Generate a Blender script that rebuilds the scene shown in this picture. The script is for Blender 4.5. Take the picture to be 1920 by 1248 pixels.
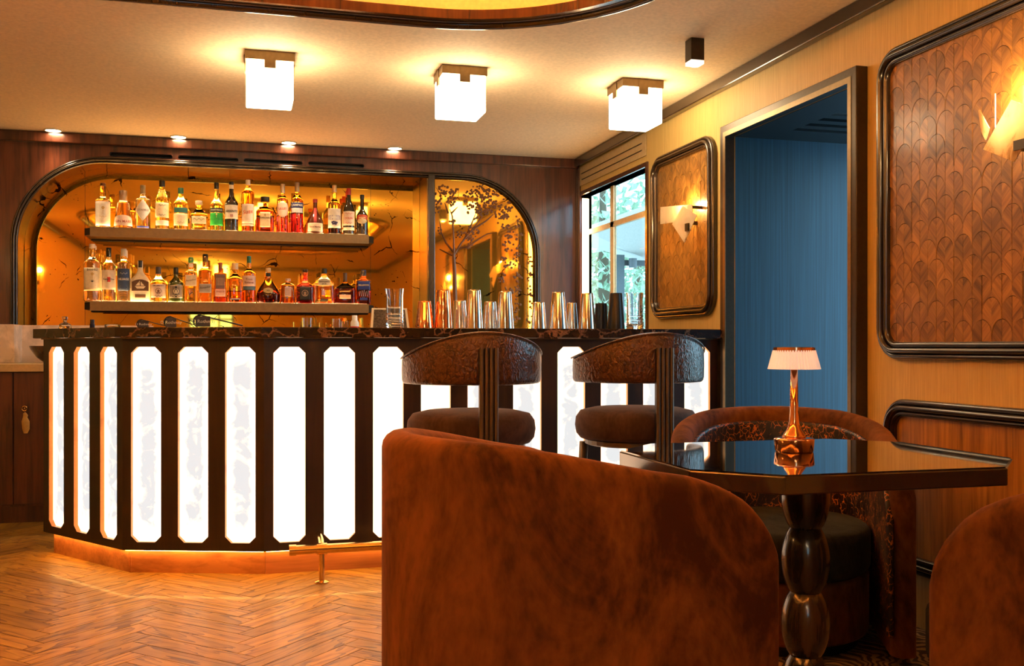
import bpy, bmesh, math, random
from mathutils import Vector, Matrix
R = math.radians
random.seed(7)
SC = bpy.context.scene
COL = SC.collection
for o in list(bpy.data.objects):
    bpy.data.objects.remove(o)

# ------------------------------------------------------------------ camera
F, CX, HY, EYE = 1868.0, 960.0, 650.0, 1.03          # focal length and horizon in pixels of the 1920x1248 frame
TH = math.atan(510 / F)                              # the camera is turned right of the side wall's direction
cam_d = bpy.data.cameras.new('camera'); cam = bpy.data.objects.new('camera', cam_d); COL.objects.link(cam)
cam_d.sensor_width = 36; cam_d.lens = 36 * F / 1920
cam_d.shift_y = (HY - 624) / 1920
cam_d.clip_start = 0.05; cam_d.clip_end = 200
cam.location = (0, 0, EYE); cam.rotation_euler = (R(90), 0, -TH)
SC.camera = cam

# ------------------------------------------------------------------ world and exposure
w = bpy.data.worlds.new('world'); SC.world = w; w.use_nodes = True
bgn = w.node_tree.nodes['Background']
bgn.inputs[0].default_value = (0.42, 0.78, 1.0, 1); bgn.inputs[1].default_value = 2.4
SC.view_settings.view_transform = 'Standard'; SC.view_settings.look = 'None'
SC.view_settings.exposure = 1.0; SC.view_settings.gamma = 1.0
SC.view_settings.use_curve_mapping = False

WARM = (1.0, 0.56, 0.22); AMBER = (1.0, 0.45, 0.10); SOFT = (1.0, 0.74, 0.42)

# light strengths (emission of the lit surfaces themselves)
E_CUBE, E_PANEL, E_COVE, E_LED, E_SHELF = 12.5, 1.9, 40.0, 14.0, 11.0

# ------------------------------------------------------------------ pixel helpers (a pixel gives a direction, a surface gives the distance)
_s, _c = math.sin(TH), math.cos(TH)
def ray(px, py):
    a = (px - CX) / F
    return (a * _c + _s, _c - a * _s, (HY - py) / F)
def at_z(px, py, z):
    x, y, b = ray(px, py); t = (z - EYE) / b
    return Vector((x * t, y * t, z))
def at_y(px, py, Y):
    x, y, b = ray(px, py); t = Y / y
    return Vector((x * t, Y, EYE + b * t))
def at_x(px, py, X):
    x, y, b = ray(px, py); t = X / x
    return Vector((X, y * t, EYE + b * t))

# ------------------------------------------------------------------ object helpers
def link(o, parent=None):
    COL.objects.link(o)
    if parent is not None: o.parent = parent
    return o
def tag(o, label=None, cat=None, group=None, kind=None):
    if label: o['label'] = label
    if cat: o['category'] = cat
    if group: o['group'] = group
    if kind: o['kind'] = kind
    return o
def thing(name, label, cat, loc=(0, 0, 0), rz=0, group=None):
    o = bpy.data.objects.new(name, None); o.empty_display_size = 0.05
    o.location = loc; o.rotation_euler = (0, 0, rz); link(o)
    return tag(o, label, cat, group)
def setting(name, loc=(0, 0, 0)):
    o = bpy.data.objects.new(name, None); o.location = loc; link(o); o['kind'] = 'structure'
    return o
def mobj(name, bm, mat, parent=None, smooth=False, bevel=0, autos=None):
    if not isinstance(bm, bpy.types.Mesh):
        bmesh.ops.recalc_face_normals(bm, faces=bm.faces)
        me = bpy.data.meshes.new(name); bm.to_mesh(me); bm.free()
    else: me = bm
    if mat and not me.materials: me.materials.append(mat)
    if smooth:
        for p in me.polygons: p.use_smooth = True
        if autos is not None:
            try: me.set_sharp_from_angle(angle=R(autos))
            except Exception: pass
    o = bpy.data.objects.new(name, me); link(o, parent)
    if bevel:
        m = o.modifiers.new('bevel', 'BEVEL'); m.width = bevel; m.segments = 2; m.limit_method = 'ANGLE'; m.angle_limit = R(40)
    return o
def dup(root, loc=None, rz=None, label=None):
    r = root.copy(); COL.objects.link(r)
    if loc is not None: r.location = loc
    if rz is not None: r.rotation_euler = (0, 0, rz)
    if label: r['label'] = label
    for ch in list(root.children):
        c = ch.copy(); COL.objects.link(c); c.parent = r
        for g in list(ch.children):
            d = g.copy(); COL.objects.link(d); d.parent = c
    return r

# ------------------------------------------------------------------ mesh helpers
def BM(): return bmesh.new()
def box(bm, x0, x1, y0, y1, z0, z1):
    v = [bm.verts.new(p) for p in ((x0,y0,z0),(x1,y0,z0),(x1,y1,z0),(x0,y1,z0),(x0,y0,z1),(x1,y0,z1),(x1,y1,z1),(x0,y1,z1))]
    for f in ((0,3,2,1),(4,5,6,7),(0,1,5,4),(1,2,6,5),(2,3,7,6),(3,0,4,7)): bm.faces.new([v[i] for i in f])
    return bm
def prism(bm, pts, z0, z1):
    a = [bm.verts.new((p[0], p[1], z0)) for p in pts]; b = [bm.verts.new((p[0], p[1], z1)) for p in pts]
    bm.faces.new(list(reversed(a))); bm.faces.new(b)
    n = len(pts)
    for i in range(n): bm.faces.new((a[i], a[(i+1) % n], b[(i+1) % n], b[i]))
    return bm
def lathe(bm, prof, n=24, cx=0, cy=0, sq=2.0, dep=1.0):
    rings = []
    for r, z in prof:
        ring = []
        for i in range(n):
            t = 2 * math.pi * i / n; ct, st = math.cos(t), math.sin(t)
            k = 1.0 if sq == 2.0 else (abs(ct) ** sq + abs(st) ** sq) ** (-1.0 / sq)
            ring.append(bm.verts.new((cx + r * k * ct, cy + r * k * st * dep, z)))
        rings.append(ring)
    for a, b in zip(rings, rings[1:]):
        for i in range(n): bm.faces.new((a[i], a[(i+1) % n], b[(i+1) % n], b[i]))
    bm.faces.new(list(reversed(rings[0]))); bm.faces.new(rings[-1])
    return bm
def tube(bm, pts, r, n=10, caps=True):
    rings = []
    pts = [Vector(p) for p in pts]
    for i, p in enumerate(pts):
        d = (pts[min(i+1, len(pts)-1)] - pts[max(i-1, 0)]).normalized()
        up = Vector((0, 0, 1)) if abs(d.z) < 0.9 else Vector((1, 0, 0))
        u = d.cross(up).normalized(); v = d.cross(u).normalized()
        rr = r[i] if isinstance(r, (list, tuple)) else r
        rings.append([bm.verts.new(p + (u * math.cos(2*math.pi*k/n) + v * math.sin(2*math.pi*k/n)) * rr) for k in range(n)])
    for a, b in zip(rings, rings[1:]):
        for k in range(n): bm.faces.new((a[k], a[(k+1) % n], b[(k+1) % n], b[k]))
    if caps: bm.faces.new(list(reversed(rings[0]))); bm.faces.new(rings[-1])
    return bm
def holed(outer, holes, f, t):
    """flat board with holes: 2-D loops, f(u, v, n) -> point, thickness t along -n"""
    bm = bmesh.new()
    for n in (0.0, -t):
        es = []
        for loop in [outer] + holes:
            vs = [bm.verts.new(f(p[0], p[1], n)) for p in loop]
            es += [bm.edges.new((vs[i], vs[(i+1) % len(vs)])) for i in range(len(vs))]
        bmesh.ops.triangle_fill(bm, use_beauty=True, use_dissolve=False, edges=es)
    bm.verts.ensure_lookup_table()
    half = len(bm.verts) // 2; k = 0
    for loop in [outer] + holes:
        m = len(loop)
        for i in range(m):
            a, b = bm.verts[k+i], bm.verts[k+(i+1) % m]; c, d = bm.verts[half+k+(i+1) % m], bm.verts[half+k+i]
            try: bm.faces.new((a, b, c, d)).material_index = 1 if k else 0
            except ValueError: pass
        k += m
    return bm
def rrect(u0, u1, v0, v1, r, n=8, corners=(1, 1, 1, 1)):
    out = []
    for k, (cu, cv, a0) in enumerate(((u1-r, v0+r, -90), (u1-r, v1-r, 0), (u0+r, v1-r, 90), (u0+r, v0+r, 180))):
        if corners[k]:
            for i in range(n+1):
                a = R(a0 + 90 * i / n); out.append((cu + r*math.cos(a), cv + r*math.sin(a)))
        else:
            out.append(((u1, v0), (u1, v1), (u0, v1), (u0, v0))[k])
    return out
def sweep(loop, prof, f, closed=True):
    """sweep profile [(inward offset, height)] round a 2-D loop"""
    bm = bmesh.new(); n = len(loop); rows = []
    area = sum(loop[i][0]*loop[(i+1) % n][1] - loop[(i+1) % n][0]*loop[i][1] for i in range(n))
    sg = 1 if area > 0 else -1
    for i in range(n):
        p = Vector(loop[i])
        a = Vector(loop[(i-1) % n]) if closed or i > 0 else None
        b = Vector(loop[(i+1) % n]) if closed or i < n-1 else None
        d1 = (p - a).normalized() if a is not None else (b - p).normalized()
        d2 = (b - p).normalized() if b is not None else d1
        n1 = Vector((-d1.y, d1.x)); n2 = Vector((-d2.y, d2.x)); m = (n1 + n2)
        m = m / max(0.2, (1 + n1.dot(n2))) * sg
        rows.append([bm.verts.new(f(*(p + m*o), h)) for o, h in prof])
    rng = range(n) if closed else range(n-1)
    for i in rng:
        a, b = rows[i], rows[(i+1) % n]
        for k in range(len(prof)-1): bm.faces.new((a[k], a[k+1], b[k+1], b[k]))
    return bm
def ribs(wd, ht, k=3, n=5):
    """moulding profile: k half-round ribs on a slab"""
    pr = [(0, 0), (0, ht*0.45)]
    for j in range(k):
        o0 = wd * j / k; rr = wd / k / 2
        hh = ht * (0.70 + 0.30 * (1 - abs(j - (k-1)/2) / max(1, (k-1)/2))) - rr
        for i in range(n+1):
            a = math.pi * (1 - i / n); pr.append((o0 + rr + rr*math.cos(a)*0.92, hh + rr*math.sin(a)))
    pr += [(wd, ht*0.45), (wd, 0)]
    return pr
def text_mesh(s, size, align='CENTER', bold=0.0):
    cu = bpy.data.curves.new('lettering', 'FONT'); cu.body = s; cu.size = size; cu.align_x = align; cu.align_y = 'CENTER'
    cu.offset = bold; cu.resolution_u = 2
    ob = bpy.data.objects.new('lettering', cu)
    me = bpy.data.meshes.new_from_object(ob)
    bpy.data.objects.remove(ob); bpy.data.curves.remove(cu); me.materials.clear()
    return me

# ------------------------------------------------------------------ materials
MC = {}
def newmat(name):
    m = bpy.data.materials.new(name); m.use_nodes = True
    nt = m.node_tree; b = nt.nodes['Principled BSDF']
    return m, nt, b
def N(nt, t, **kw):
    n = nt.nodes.new(t)
    for k, v in kw.items():
        if k in n.inputs.keys(): n.inputs[k].default_value = v
        else: setattr(n, k, v)
    return n
def ramp(nt, stops, src=None):
    r = nt.nodes.new('ShaderNodeValToRGB'); e = r.color_ramp.elements
    while len(e) < len(stops): e.new(0.5)
    for el, (p, c) in zip(e, stops): el.position = p; el.color = (*c, 1)
    if src is not None: nt.links.new(src, r.inputs[0])
    return r
def coords(nt, kind='Object', scale=(1, 1, 1), rot=(0, 0, 0)):
    tc = nt.nodes.new('ShaderNodeTexCoord'); mp = nt.nodes.new('ShaderNodeMapping')
    mp.inputs['Scale'].default_value = scale; mp.inputs['Rotation'].default_value = rot
    if any(rot):
        m0 = nt.nodes.new('ShaderNodeMapping'); m0.inputs['Rotation'].default_value = rot; mp.inputs['Rotation'].default_value = (0, 0, 0)
        nt.links.new(tc.outputs[kind], m0.inputs[0]); nt.links.new(m0.outputs[0], mp.inputs[0])
    else: nt.links.new(tc.outputs[kind], mp.inputs[0])
    return mp.outputs[0]
def bump(nt, b, src, s=0.2, d=0.002):
    bp = nt.nodes.new('ShaderNodeBump'); bp.inputs['Strength'].default_value = s; bp.inputs['Distance'].default_value = d
    nt.links.new(src, bp.inputs['Height']); nt.links.new(bp.outputs[0], b.inputs['Normal'])
def plain(color, rough=0.5, metal=0.0, coat=0.0, name=None):
    key = ('p', color, rough, metal, coat)
    if key in MC: return MC[key]
    m, nt, b = newmat(name or 'plain')
    ns = N(nt, 'ShaderNodeTexNoise', Scale=60.0, Detail=2.0); nt.links.new(coords(nt), ns.inputs['Vector'])
    r = ramp(nt, [(0.3, tuple(c*0.90 for c in color)), (0.7, tuple(min(1, c*1.06) for c in color))], ns.outputs[0])
    nt.links.new(r.outputs[0], b.inputs['Base Color'])
    b.inputs['Roughness'].default_value = rough; b.inputs['Metallic'].default_value = metal; b.inputs['Coat Weight'].default_value = coat
    MC[key] = m; return m
def emit(color, strength, name='glow'):
    key = ('e', color, strength)
    if key in MC: return MC[key]
    m, nt, b = newmat(name)
    b.inputs['Base Color'].default_value = (0.8, 0.8, 0.8, 1)
    b.inputs['Emission Color'].default_value = (*color, 1); b.inputs['Emission Strength'].default_value = strength
    MC[key] = m; return m
def glass(color, rough=0.02, ior=1.45):
    key = ('g', color, rough)
    if key in MC: return MC[key]
    m, nt, b = newmat('glass')
    b.inputs['Base Color'].default_value = (*color, 1); b.inputs['Transmission Weight'].default_value = 1.0
    b.inputs['Roughness'].default_value = rough; b.inputs['IOR'].default_value = ior
    MC[key] = m; return m
def wood(name, c0, c1, scale=(1, 1, 1), grain=30.0, rough=0.35, coat=0.3, axis='Z', vary=0.0, kind='Object', rot=(0, 0, 0), streak=0.5):
    m, nt, b = newmat(name)
    st = {'X': (0.06, 1, 1), 'Y': (1, 0.06, 1), 'Z': (1, 1, 0.06)}[axis]
    v = coords(nt, kind, tuple(a*s for a, s in zip(st, scale)), rot)
    if vary:
        oi = nt.nodes.new('ShaderNodeObjectInfo'); sc = N(nt, 'ShaderNodeVectorMath', operation='SCALE'); 
        cb = nt.nodes.new('ShaderNodeCombineXYZ')
        for k in range(3): nt.links.new(oi.outputs['Random'], cb.inputs[k])
        nt.links.new(cb.outputs[0], sc.inputs[0]); sc.inputs['Scale'].default_value = 37.0
        ad = N(nt, 'ShaderNodeVectorMath', operation='ADD'); nt.links.new(v, ad.inputs[0]); nt.links.new(sc.outputs[0], ad.inputs[1]); v = ad.outputs[0]
    n1 = N(nt, 'ShaderNodeTexNoise', Scale=grain, Detail=6.0, Roughness=0.62, Distortion=streak); nt.links.new(v, n1.inputs['Vector'])
    n2 = N(nt, 'ShaderNodeTexNoise', Scale=grain*5, Detail=3.0); nt.links.new(v, n2.inputs['Vector'])
    mx = N(nt, 'ShaderNodeMath', operation='MULTIPLY_ADD'); nt.links.new(n2.outputs[0], mx.inputs[0]); mx.inputs[1].default_value = 0.35
    nt.links.new(n1.outputs[0], mx.inputs[2])
    r = ramp(nt, [(0.45, c0), (0.82, c1)], mx.outputs[0]); col = r.outputs[0]
    if vary:
        hs = nt.nodes.new('ShaderNodeHueSaturation'); mr = nt.nodes.new('ShaderNodeMapRange')
        nt.links.new(oi.outputs['Random'], mr.inputs[0]); mr.inputs[3].default_value = 1 - vary; mr.inputs[4].default_value = 1 + vary
        nt.links.new(mr.outputs[0], hs.inputs['Value']); nt.links.new(col, hs.inputs['Color']); col = hs.outputs[0]
    nt.links.new(col, b.inputs['Base Color'])
    b.inputs['Roughness'].default_value = rough; b.inputs['Coat Weight'].default_value = coat; b.inputs['Coat Roughness'].default_value = 0.12
    bump(nt, b, mx.outputs[0], 0.15, 0.001)
    return m
def velvet(name, c0, c1, scale=5.0):
    m, nt, b = newmat(name)
    v = coords(nt, 'Object', (1, 1, 0.55))
    n1 = N(nt, 'ShaderNodeTexNoise', Scale=scale, Detail=8.0, Roughness=0.66, Distortion=1.1); nt.links.new(v, n1.inputs['Vector'])
    n2 = N(nt, 'ShaderNodeTexNoise', Scale=scale*14, Detail=3.0); nt.links.new(v, n2.inputs['Vector'])
    mx = N(nt, 'ShaderNodeMath', operation='MULTIPLY_ADD'); nt.links.new(n2.outputs[0], mx.inputs[0]); mx.inputs[1].default_value = 0.25
    nt.links.new(n1.outputs[0], mx.inputs[2])
    r = ramp(nt, [(0.48, c0), (0.78, c1)], mx.outputs[0]); nt.links.new(r.outputs[0], b.inputs['Base Color'])
    b.inputs['Roughness'].default_value = 0.85
    b.inputs['Sheen Weight'].default_value = 0.5; b.inputs['Sheen Roughness'].default_value = 0.35
    b.inputs['Sheen Tint'].default_value = (*[min(1, c*2.2) for c in c1], 1)
    b.inputs['Specular IOR Level'].default_value = 0.2
    bump(nt, b, n2.outputs[0], 0.25, 0.002)
    return m
def crackle(name, base, line, scale, wline=0.035, rough=0.35, bumps=0.5, stretch=(1, 1, 1), raised=False):
    m, nt, b = newmat(name)
    v = coords(nt, 'Object', stretch)
    nz = N(nt, 'ShaderNodeTexNoise', Scale=scale*0.9, Detail=2.0); nt.links.new(v, nz.inputs['Vector'])
    mixv = N(nt, 'ShaderNodeMixRGB', blend_type='ADD'); mixv.inputs[0].default_value = 0.035
    nt.links.new(v, mixv.inputs[1]); nt.links.new(nz.outputs['Color'], mixv.inputs[2])
    vo = N(nt, 'ShaderNodeTexVoronoi', feature='DISTANCE_TO_EDGE', Scale=scale); nt.links.new(mixv.outputs[0], vo.inputs['Vector'])
    brk = N(nt, 'ShaderNodeTexNoise', Scale=scale*0.7, Detail=1.0); nt.links.new(v, brk.inputs['Vector'])
    th = N(nt, 'ShaderNodeMapRange'); nt.links.new(brk.outputs[0], th.inputs[0])
    th.inputs[1].default_value = 0.38; th.inputs[2].default_value = 0.62; th.inputs[3].default_value = 0.0; th.inputs[4].default_value = wline*1.8
    lt = N(nt, 'ShaderNodeMath', operation='LESS_THAN'); nt.links.new(vo.outputs['Distance'], lt.inputs[0]); nt.links.new(th.outputs[0], lt.inputs[1])
    mx = N(nt, 'ShaderNodeMixRGB'); mx.inputs[1].default_value = (*base, 1); mx.inputs[2].default_value = (*line, 1)
    nt.links.new(lt.outputs[0], mx.inputs[0]); nt.links.new(mx.outputs[0], b.inputs['Base Color'])
    b.inputs['Roughness'].default_value = rough
    bump(nt, b, vo.outputs['Distance'], bumps, 0.004)
    return m
def marble(name, base, vein, scale=3.0, rough=0.12, amount=0.06):
    m, nt, b = newmat(name)
    v = coords(nt, 'Object')
    nz = N(nt, 'ShaderNodeTexNoise', Scale=scale*2, Detail=6.0, Roughness=0.6); nt.links.new(v, nz.inputs['Vector'])
    mv = N(nt, 'ShaderNodeMixRGB', blend_type='ADD'); mv.inputs[0].default_value = 0.30; nt.links.new(v, mv.inputs[1]); nt.links.new(nz.outputs['Color'], mv.inputs[2])
    vo = N(nt, 'ShaderNodeTexVoronoi', feature='DISTANCE_TO_EDGE', Scale=scale*2.2); nt.links.new(mv.outputs[0], vo.inputs['Vector'])
    r = ramp(nt, [(0.0, vein), (amount, tuple(0.5*(a+c) for a, c in zip(base, base))), (1.0, base)], vo.outputs['Distance'])
    n2 = N(nt, 'ShaderNodeTexNoise', Scale=scale*6, Detail=5.0); nt.links.new(v, n2.inputs['Vector'])
    mx = N(nt, 'ShaderNodeMixRGB'); nt.links.new(r.outputs[0], mx.inputs[1]); mx.inputs[2].default_value = (*[c*1.8+0.004 for c in base], 1)
    r2 = ramp(nt, [(0.45, (0, 0, 0)), (0.75, (0.8, 0.8, 0.8))], n2.outputs[0]); nt.links.new(r2.outputs[0], mx.inputs[0])
    nt.links.new(mx.outputs[0], b.inputs['Base Color']); b.inputs['Roughness'].default_value = rough
    return m
def stone_glow(name, color, strength, patch=0.35, scale=4.0, objrand=True):
    """backlit alabaster or onyx: the stone lets through more or less light"""
    m, nt, b = newmat(name)
    v = coords(nt, 'Object')
    if objrand:
        oi = nt.nodes.new('ShaderNodeObjectInfo'); ad = N(nt, 'ShaderNodeVectorMath', operation='ADD'); cb = nt.nodes.new('ShaderNodeCombineXYZ')
        ml = N(nt, 'ShaderNodeMath', operation='MULTIPLY'); ml.inputs[1].default_value = 50.0; nt.links.new(oi.outputs['Random'], ml.inputs[0])
        for k in range(3): nt.links.new(ml.outputs[0], cb.inputs[k])
        nt.links.new(v, ad.inputs[0]); nt.links.new(cb.outputs[0], ad.inputs[1]); v = ad.outputs[0]
    n1 = N(nt, 'ShaderNodeTexNoise', Scale=scale, Detail=8.0, Roughness=0.65, Distortion=1.2); nt.links.new(v, n1.inputs['Vector'])
    r = ramp(nt, [(0.35, (1-patch,)*3), (0.65, (1, 1, 1))], n1.outputs[0])
    ml2 = N(nt, 'ShaderNodeMixRGB', blend_type='MULTIPLY'); ml2.inputs[0].default_value = 1.0
    ml2.inputs[1].default_value = (*color, 1); nt.links.new(r.outputs[0], ml2.inputs[2])
    nt.links.new(ml2.outputs[0], b.inputs['Emission Color']); b.inputs['Emission Strength'].default_value = strength
    b.inputs['Base Color'].default_value = (0.8, 0.75, 0.65, 1); b.inputs['Roughness'].default_value = 0.3
    return m
def antique_mirror(name, tint):
    m, nt, b = newmat(name)
    v = coords(nt, 'Object')
    nz = N(nt, 'ShaderNodeTexNoise', Scale=3.0, Detail=6.0); nt.links.new(v, nz.inputs['Vector'])
    mv = N(nt, 'ShaderNodeMixRGB', blend_type='ADD'); mv.inputs[0].default_value = 0.25; nt.links.new(v, mv.inputs[1]); nt.links.new(nz.outputs['Color'], mv.inputs[2])
    vo = N(nt, 'ShaderNodeTexVoronoi', feature='DISTANCE_TO_EDGE', Scale=5.0); nt.links.new(mv.outputs[0], vo.inputs['Vector'])
    n2 = N(nt, 'ShaderNodeTexNoise', Scale=9.0, Detail=4.0); nt.links.new(v, n2.inputs['Vector'])
    wth = N(nt, 'ShaderNodeMapRange'); nt.links.new(n2.outputs[0], wth.inputs[0])
    wth.inputs[1].default_value = 0.50; wth.inputs[2].default_value = 0.72; wth.inputs[3].default_value = 0.0; wth.inputs[4].default_value = 0.022
    lt = N(nt, 'ShaderNodeMath', operation='LESS_THAN'); nt.links.new(vo.outputs['Distance'], lt.inputs[0]); nt.links.new(wth.outputs[0], lt.inputs[1])
    sp = N(nt, 'ShaderNodeTexVoronoi', Scale=38.0); nt.links.new(v, sp.inputs['Vector'])
    s2 = N(nt, 'ShaderNodeTexNoise', Scale=7.0, Detail=3.0); nt.links.new(v, s2.inputs['Vector'])
    sm = N(nt, 'ShaderNodeMapRange'); nt.links.new(s2.outputs[0], sm.inputs[0]); sm.inputs[1].default_value = 0.52; sm.inputs[2].default_value = 0.75; sm.inputs[3].default_value = 0.0; sm.inputs[4].default_value = 0.24
    l2 = N(nt, 'ShaderNodeMath', operation='LESS_THAN'); nt.links.new(sp.outputs['Distance'], l2.inputs[0]); nt.links.new(sm.outputs[0], l2.inputs[1])
    mxm = N(nt, 'ShaderNodeMath', operation='MAXIMUM'); nt.links.new(lt.outputs[0], mxm.inputs[0]); nt.links.new(l2.outputs[0], mxm.inputs[1])
    cl = N(nt, 'ShaderNodeMixRGB'); cl.inputs[1].default_value = (*tint, 1); cl.inputs[2].default_value = (0.05, 0.02, 0.005, 1)
    nt.links.new(mxm.outputs[0], cl.inputs[0]); nt.links.new(cl.outputs[0], b.inputs['Base Color'])
    b.inputs['Metallic'].default_value = 0.92; b.inputs['Roughness'].default_value = 0.03
    return m

M = {}
M['ceiling'] = plain((0.82, 0.64, 0.41), 0.8, name='ceiling paint')
M['darkwood'] = wood('dark rosewood veneer', (0.020, 0.005, 0.003), (0.11, 0.028, 0.012), grain=26, rough=0.28, coat=0.5)
M['redwood'] = wood('reddish brown reveal', (0.035, 0.009, 0.003), (0.095, 0.028, 0.008), grain=18, rough=0.22, coat=0.5)
M['blackwood'] = wood('black brown moulding', (0.012, 0.007, 0.004), (0.040, 0.022, 0.012), grain=20, rough=0.24, coat=0.6)
M['bronze'] = plain((0.22, 0.145, 0.07), 0.38, 0.85, name='brushed bronze')
M['fascia'] = plain((0.20, 0.135, 0.062), 0.42, 0.5, name='satin bronze fascia')
M['brass'] = plain((0.75, 0.48, 0.18), 0.16, 1.0, name='brass')
M['darkbronze'] = plain((0.06, 0.042, 0.026), 0.35, 0.7, name='dark bronze')
M['copper'] = plain((0.86, 0.40, 0.20), 0.10, 1.0, name='polished copper')
M['steel'] = plain((0.72, 0.68, 0.62), 0.10, 1.0, name='polished steel')
M['black'] = plain((0.012, 0.011, 0.011), 0.35, name='black')
M['bluewood'] = None
M['rust'] = velvet('rust velvet', (0.040, 0.0120, 0.0028), (0.200, 0.074, 0.0170), 3.4)
M['brownvelvet'] = velvet('brown velvet', (0.035, 0.018, 0.012), (0.085, 0.045, 0.030), 6)
M['darkvelvet'] = velvet('charcoal green velvet', (0.010, 0.011, 0.008), (0.035, 0.036, 0.026), 6)
M['crackle'] = crackle('black crackled leather', (0.012, 0.010, 0.012), (0.50, 0.15, 0.03), 46, 0.030, 0.45, 0.4, (1, 1, 0.8))
M['hide'] = crackle('brown crackled leather', (0.085, 0.032, 0.012), (0.045, 0.016, 0.006), 52, 0.05, 0.28, 1.0, (1, 1, 0.75))
M['emperador'] = marble('dark brown marble', (0.016, 0.009, 0.006), (0.22, 0.12, 0.07), 3.0, 0.12, 0.05)
M['whitestone'] = marble('pale stone', (0.62, 0.52, 0.45), (0.50, 0.42, 0.36), 2.0, 0.3, 0.03)
M['beigestone'] = plain((0.58, 0.42, 0.20), 0.35, name='beige stone')
M['mirror'] = antique_mirror('antiqued amber mirror', (0.97, 0.49, 0.05))
M['mirror2'] = antique_mirror('antiqued pale amber mirror', (0.97, 0.52, 0.08))
M['relief'] = plain((0.16, 0.055, 0.012), 0.4, 0.3, name='etched tree')
def onyx(name, patch):
    m, nt, b = newmat(name)
    v = coords(nt, 'Object'); g = nt.nodes.new('ShaderNodeTexCoord'); sx = nt.nodes.new('ShaderNodeSeparateXYZ'); nt.links.new(g.outputs['Generated'], sx.inputs[0])
    n1 = N(nt, 'ShaderNodeTexNoise', Scale=9.0, Detail=8.0, Roughness=0.6, Distortion=1.6); nt.links.new(v, n1.inputs['Vector'])
    # the lamps sit behind the slab's edge, so the core of the stone is dimmer
    fall = []
    for k, wdt in ((0, 0.34), (2, 0.13)):
        mr = N(nt, 'ShaderNodeMath', operation='PINGPONG'); nt.links.new(sx.outputs[k], mr.inputs[0]); mr.inputs[1].default_value = 0.5
        m2 = N(nt, 'ShaderNodeMapRange'); nt.links.new(mr.outputs[0], m2.inputs[0]); m2.inputs[1].default_value = wdt*0.15; m2.inputs[2].default_value = wdt; fall.append(m2.outputs[0])
    mn = N(nt, 'ShaderNodeMath', operation='MINIMUM'); nt.links.new(fall[0], mn.inputs[0]); nt.links.new(fall[1], mn.inputs[1])
    ma = N(nt, 'ShaderNodeMath', operation='MULTIPLY_ADD'); nt.links.new(n1.outputs[0], ma.inputs[0]); ma.inputs[1].default_value = 2.6; nt.links.new(mn.outputs[0], ma.inputs[2])
    r = ramp(nt, [(0.52, (0, 0, 0)), (0.80, (1, 1, 1))]); hv = N(nt, 'ShaderNodeMath', operation='MULTIPLY'); hv.inputs[1].default_value = 0.36; nt.links.new(ma.outputs[0], hv.inputs[0]); nt.links.new(hv.outputs[0], r.inputs[0])
    mu = N(nt, 'ShaderNodeMath', operation='MULTIPLY'); mu.inputs[0].default_value = 1.0; nt.links.new(r.outputs[0], mu.inputs[1])
    m3 = N(nt, 'ShaderNodeMath', operation='MULTIPLY'); nt.links.new(mu.outputs[0], m3.inputs[0]); m3.inputs[1].default_value = patch
    mx = N(nt, 'ShaderNodeMixRGB'); nt.links.new(m3.outputs[0], mx.inputs[0]); mx.inputs[1].default_value = (1.0, 0.62, 0.36, 1); mx.inputs[2].default_value = (0.385/E_PANEL, 0.405/E_PANEL, 0.415/E_PANEL, 1)
    nt.links.new(mx.outputs[0], b.inputs['Emission Color']); b.inputs['Emission Strength'].default_value = E_PANEL
    b.inputs['Base Color'].default_value = (0.08, 0.075, 0.07, 1); b.inputs['Roughness'].default_value = 0.3
    return m
M['onyx'] = onyx('backlit onyx', 0.985); M['onyxb'] = onyx('brightly backlit onyx', 0.15)
M['alabaster'] = stone_glow('glowing alabaster', (1.0, 0.76, 0.46), E_CUBE, 0.25, 6.0)
def alab():
    m, nt, b = newmat('translucent alabaster plate')
    v = coords(nt, 'Object'); n1 = N(nt, 'ShaderNodeTexNoise', Scale=9.0, Detail=7.0, Roughness=0.65, Distortion=1.5); nt.links.new(v, n1.inputs['Vector'])
    r = ramp(nt, [(0.28, (0.34, 0.19, 0.07)), (0.42, (0.86, 0.74, 0.54)), (0.7, (0.92, 0.84, 0.68))], n1.outputs[0])
    d = nt.nodes.new('ShaderNodeBsdfDiffuse'); t = nt.nodes.new('ShaderNodeBsdfTranslucent'); mx = nt.nodes.new('ShaderNodeMixShader'); mx.inputs[0].default_value = 0.55
    for q in (d, t): nt.links.new(r.outputs[0], q.inputs['Color'])
    nt.links.new(d.outputs[0], mx.inputs[1]); nt.links.new(t.outputs[0], mx.inputs[2])
    nt.links.new(mx.outputs[0], nt.nodes['Material Output'].inputs['Surface']); return m
M['sconce'] = alab()
M['tabletop'] = plain((0.012, 0.009, 0.008), 0.04, 0.0, 1.0, name='black mirror lacquer')
M['edge'] = wood('dark lacquered edge', (0.020, 0.012, 0.008), (0.036, 0.021, 0.014), grain=20, rough=0.16, coat=1.0)
M['pedestal'] = wood('dark turned wood', (0.016, 0.009, 0.004), (0.065, 0.038, 0.018), grain=14, rough=0.22, coat=0.7)
M['veneer'] = wood('golden veneer', (0.16, 0.055, 0.012), (0.38, 0.155, 0.035), grain=20, rough=0.35, coat=0.3)
M['plinth'] = wood('copper toned plinth', (0.30, 0.10, 0.03), (0.55, 0.22, 0.07), grain=16, rough=0.3, coat=0.3, axis='X')

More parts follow.
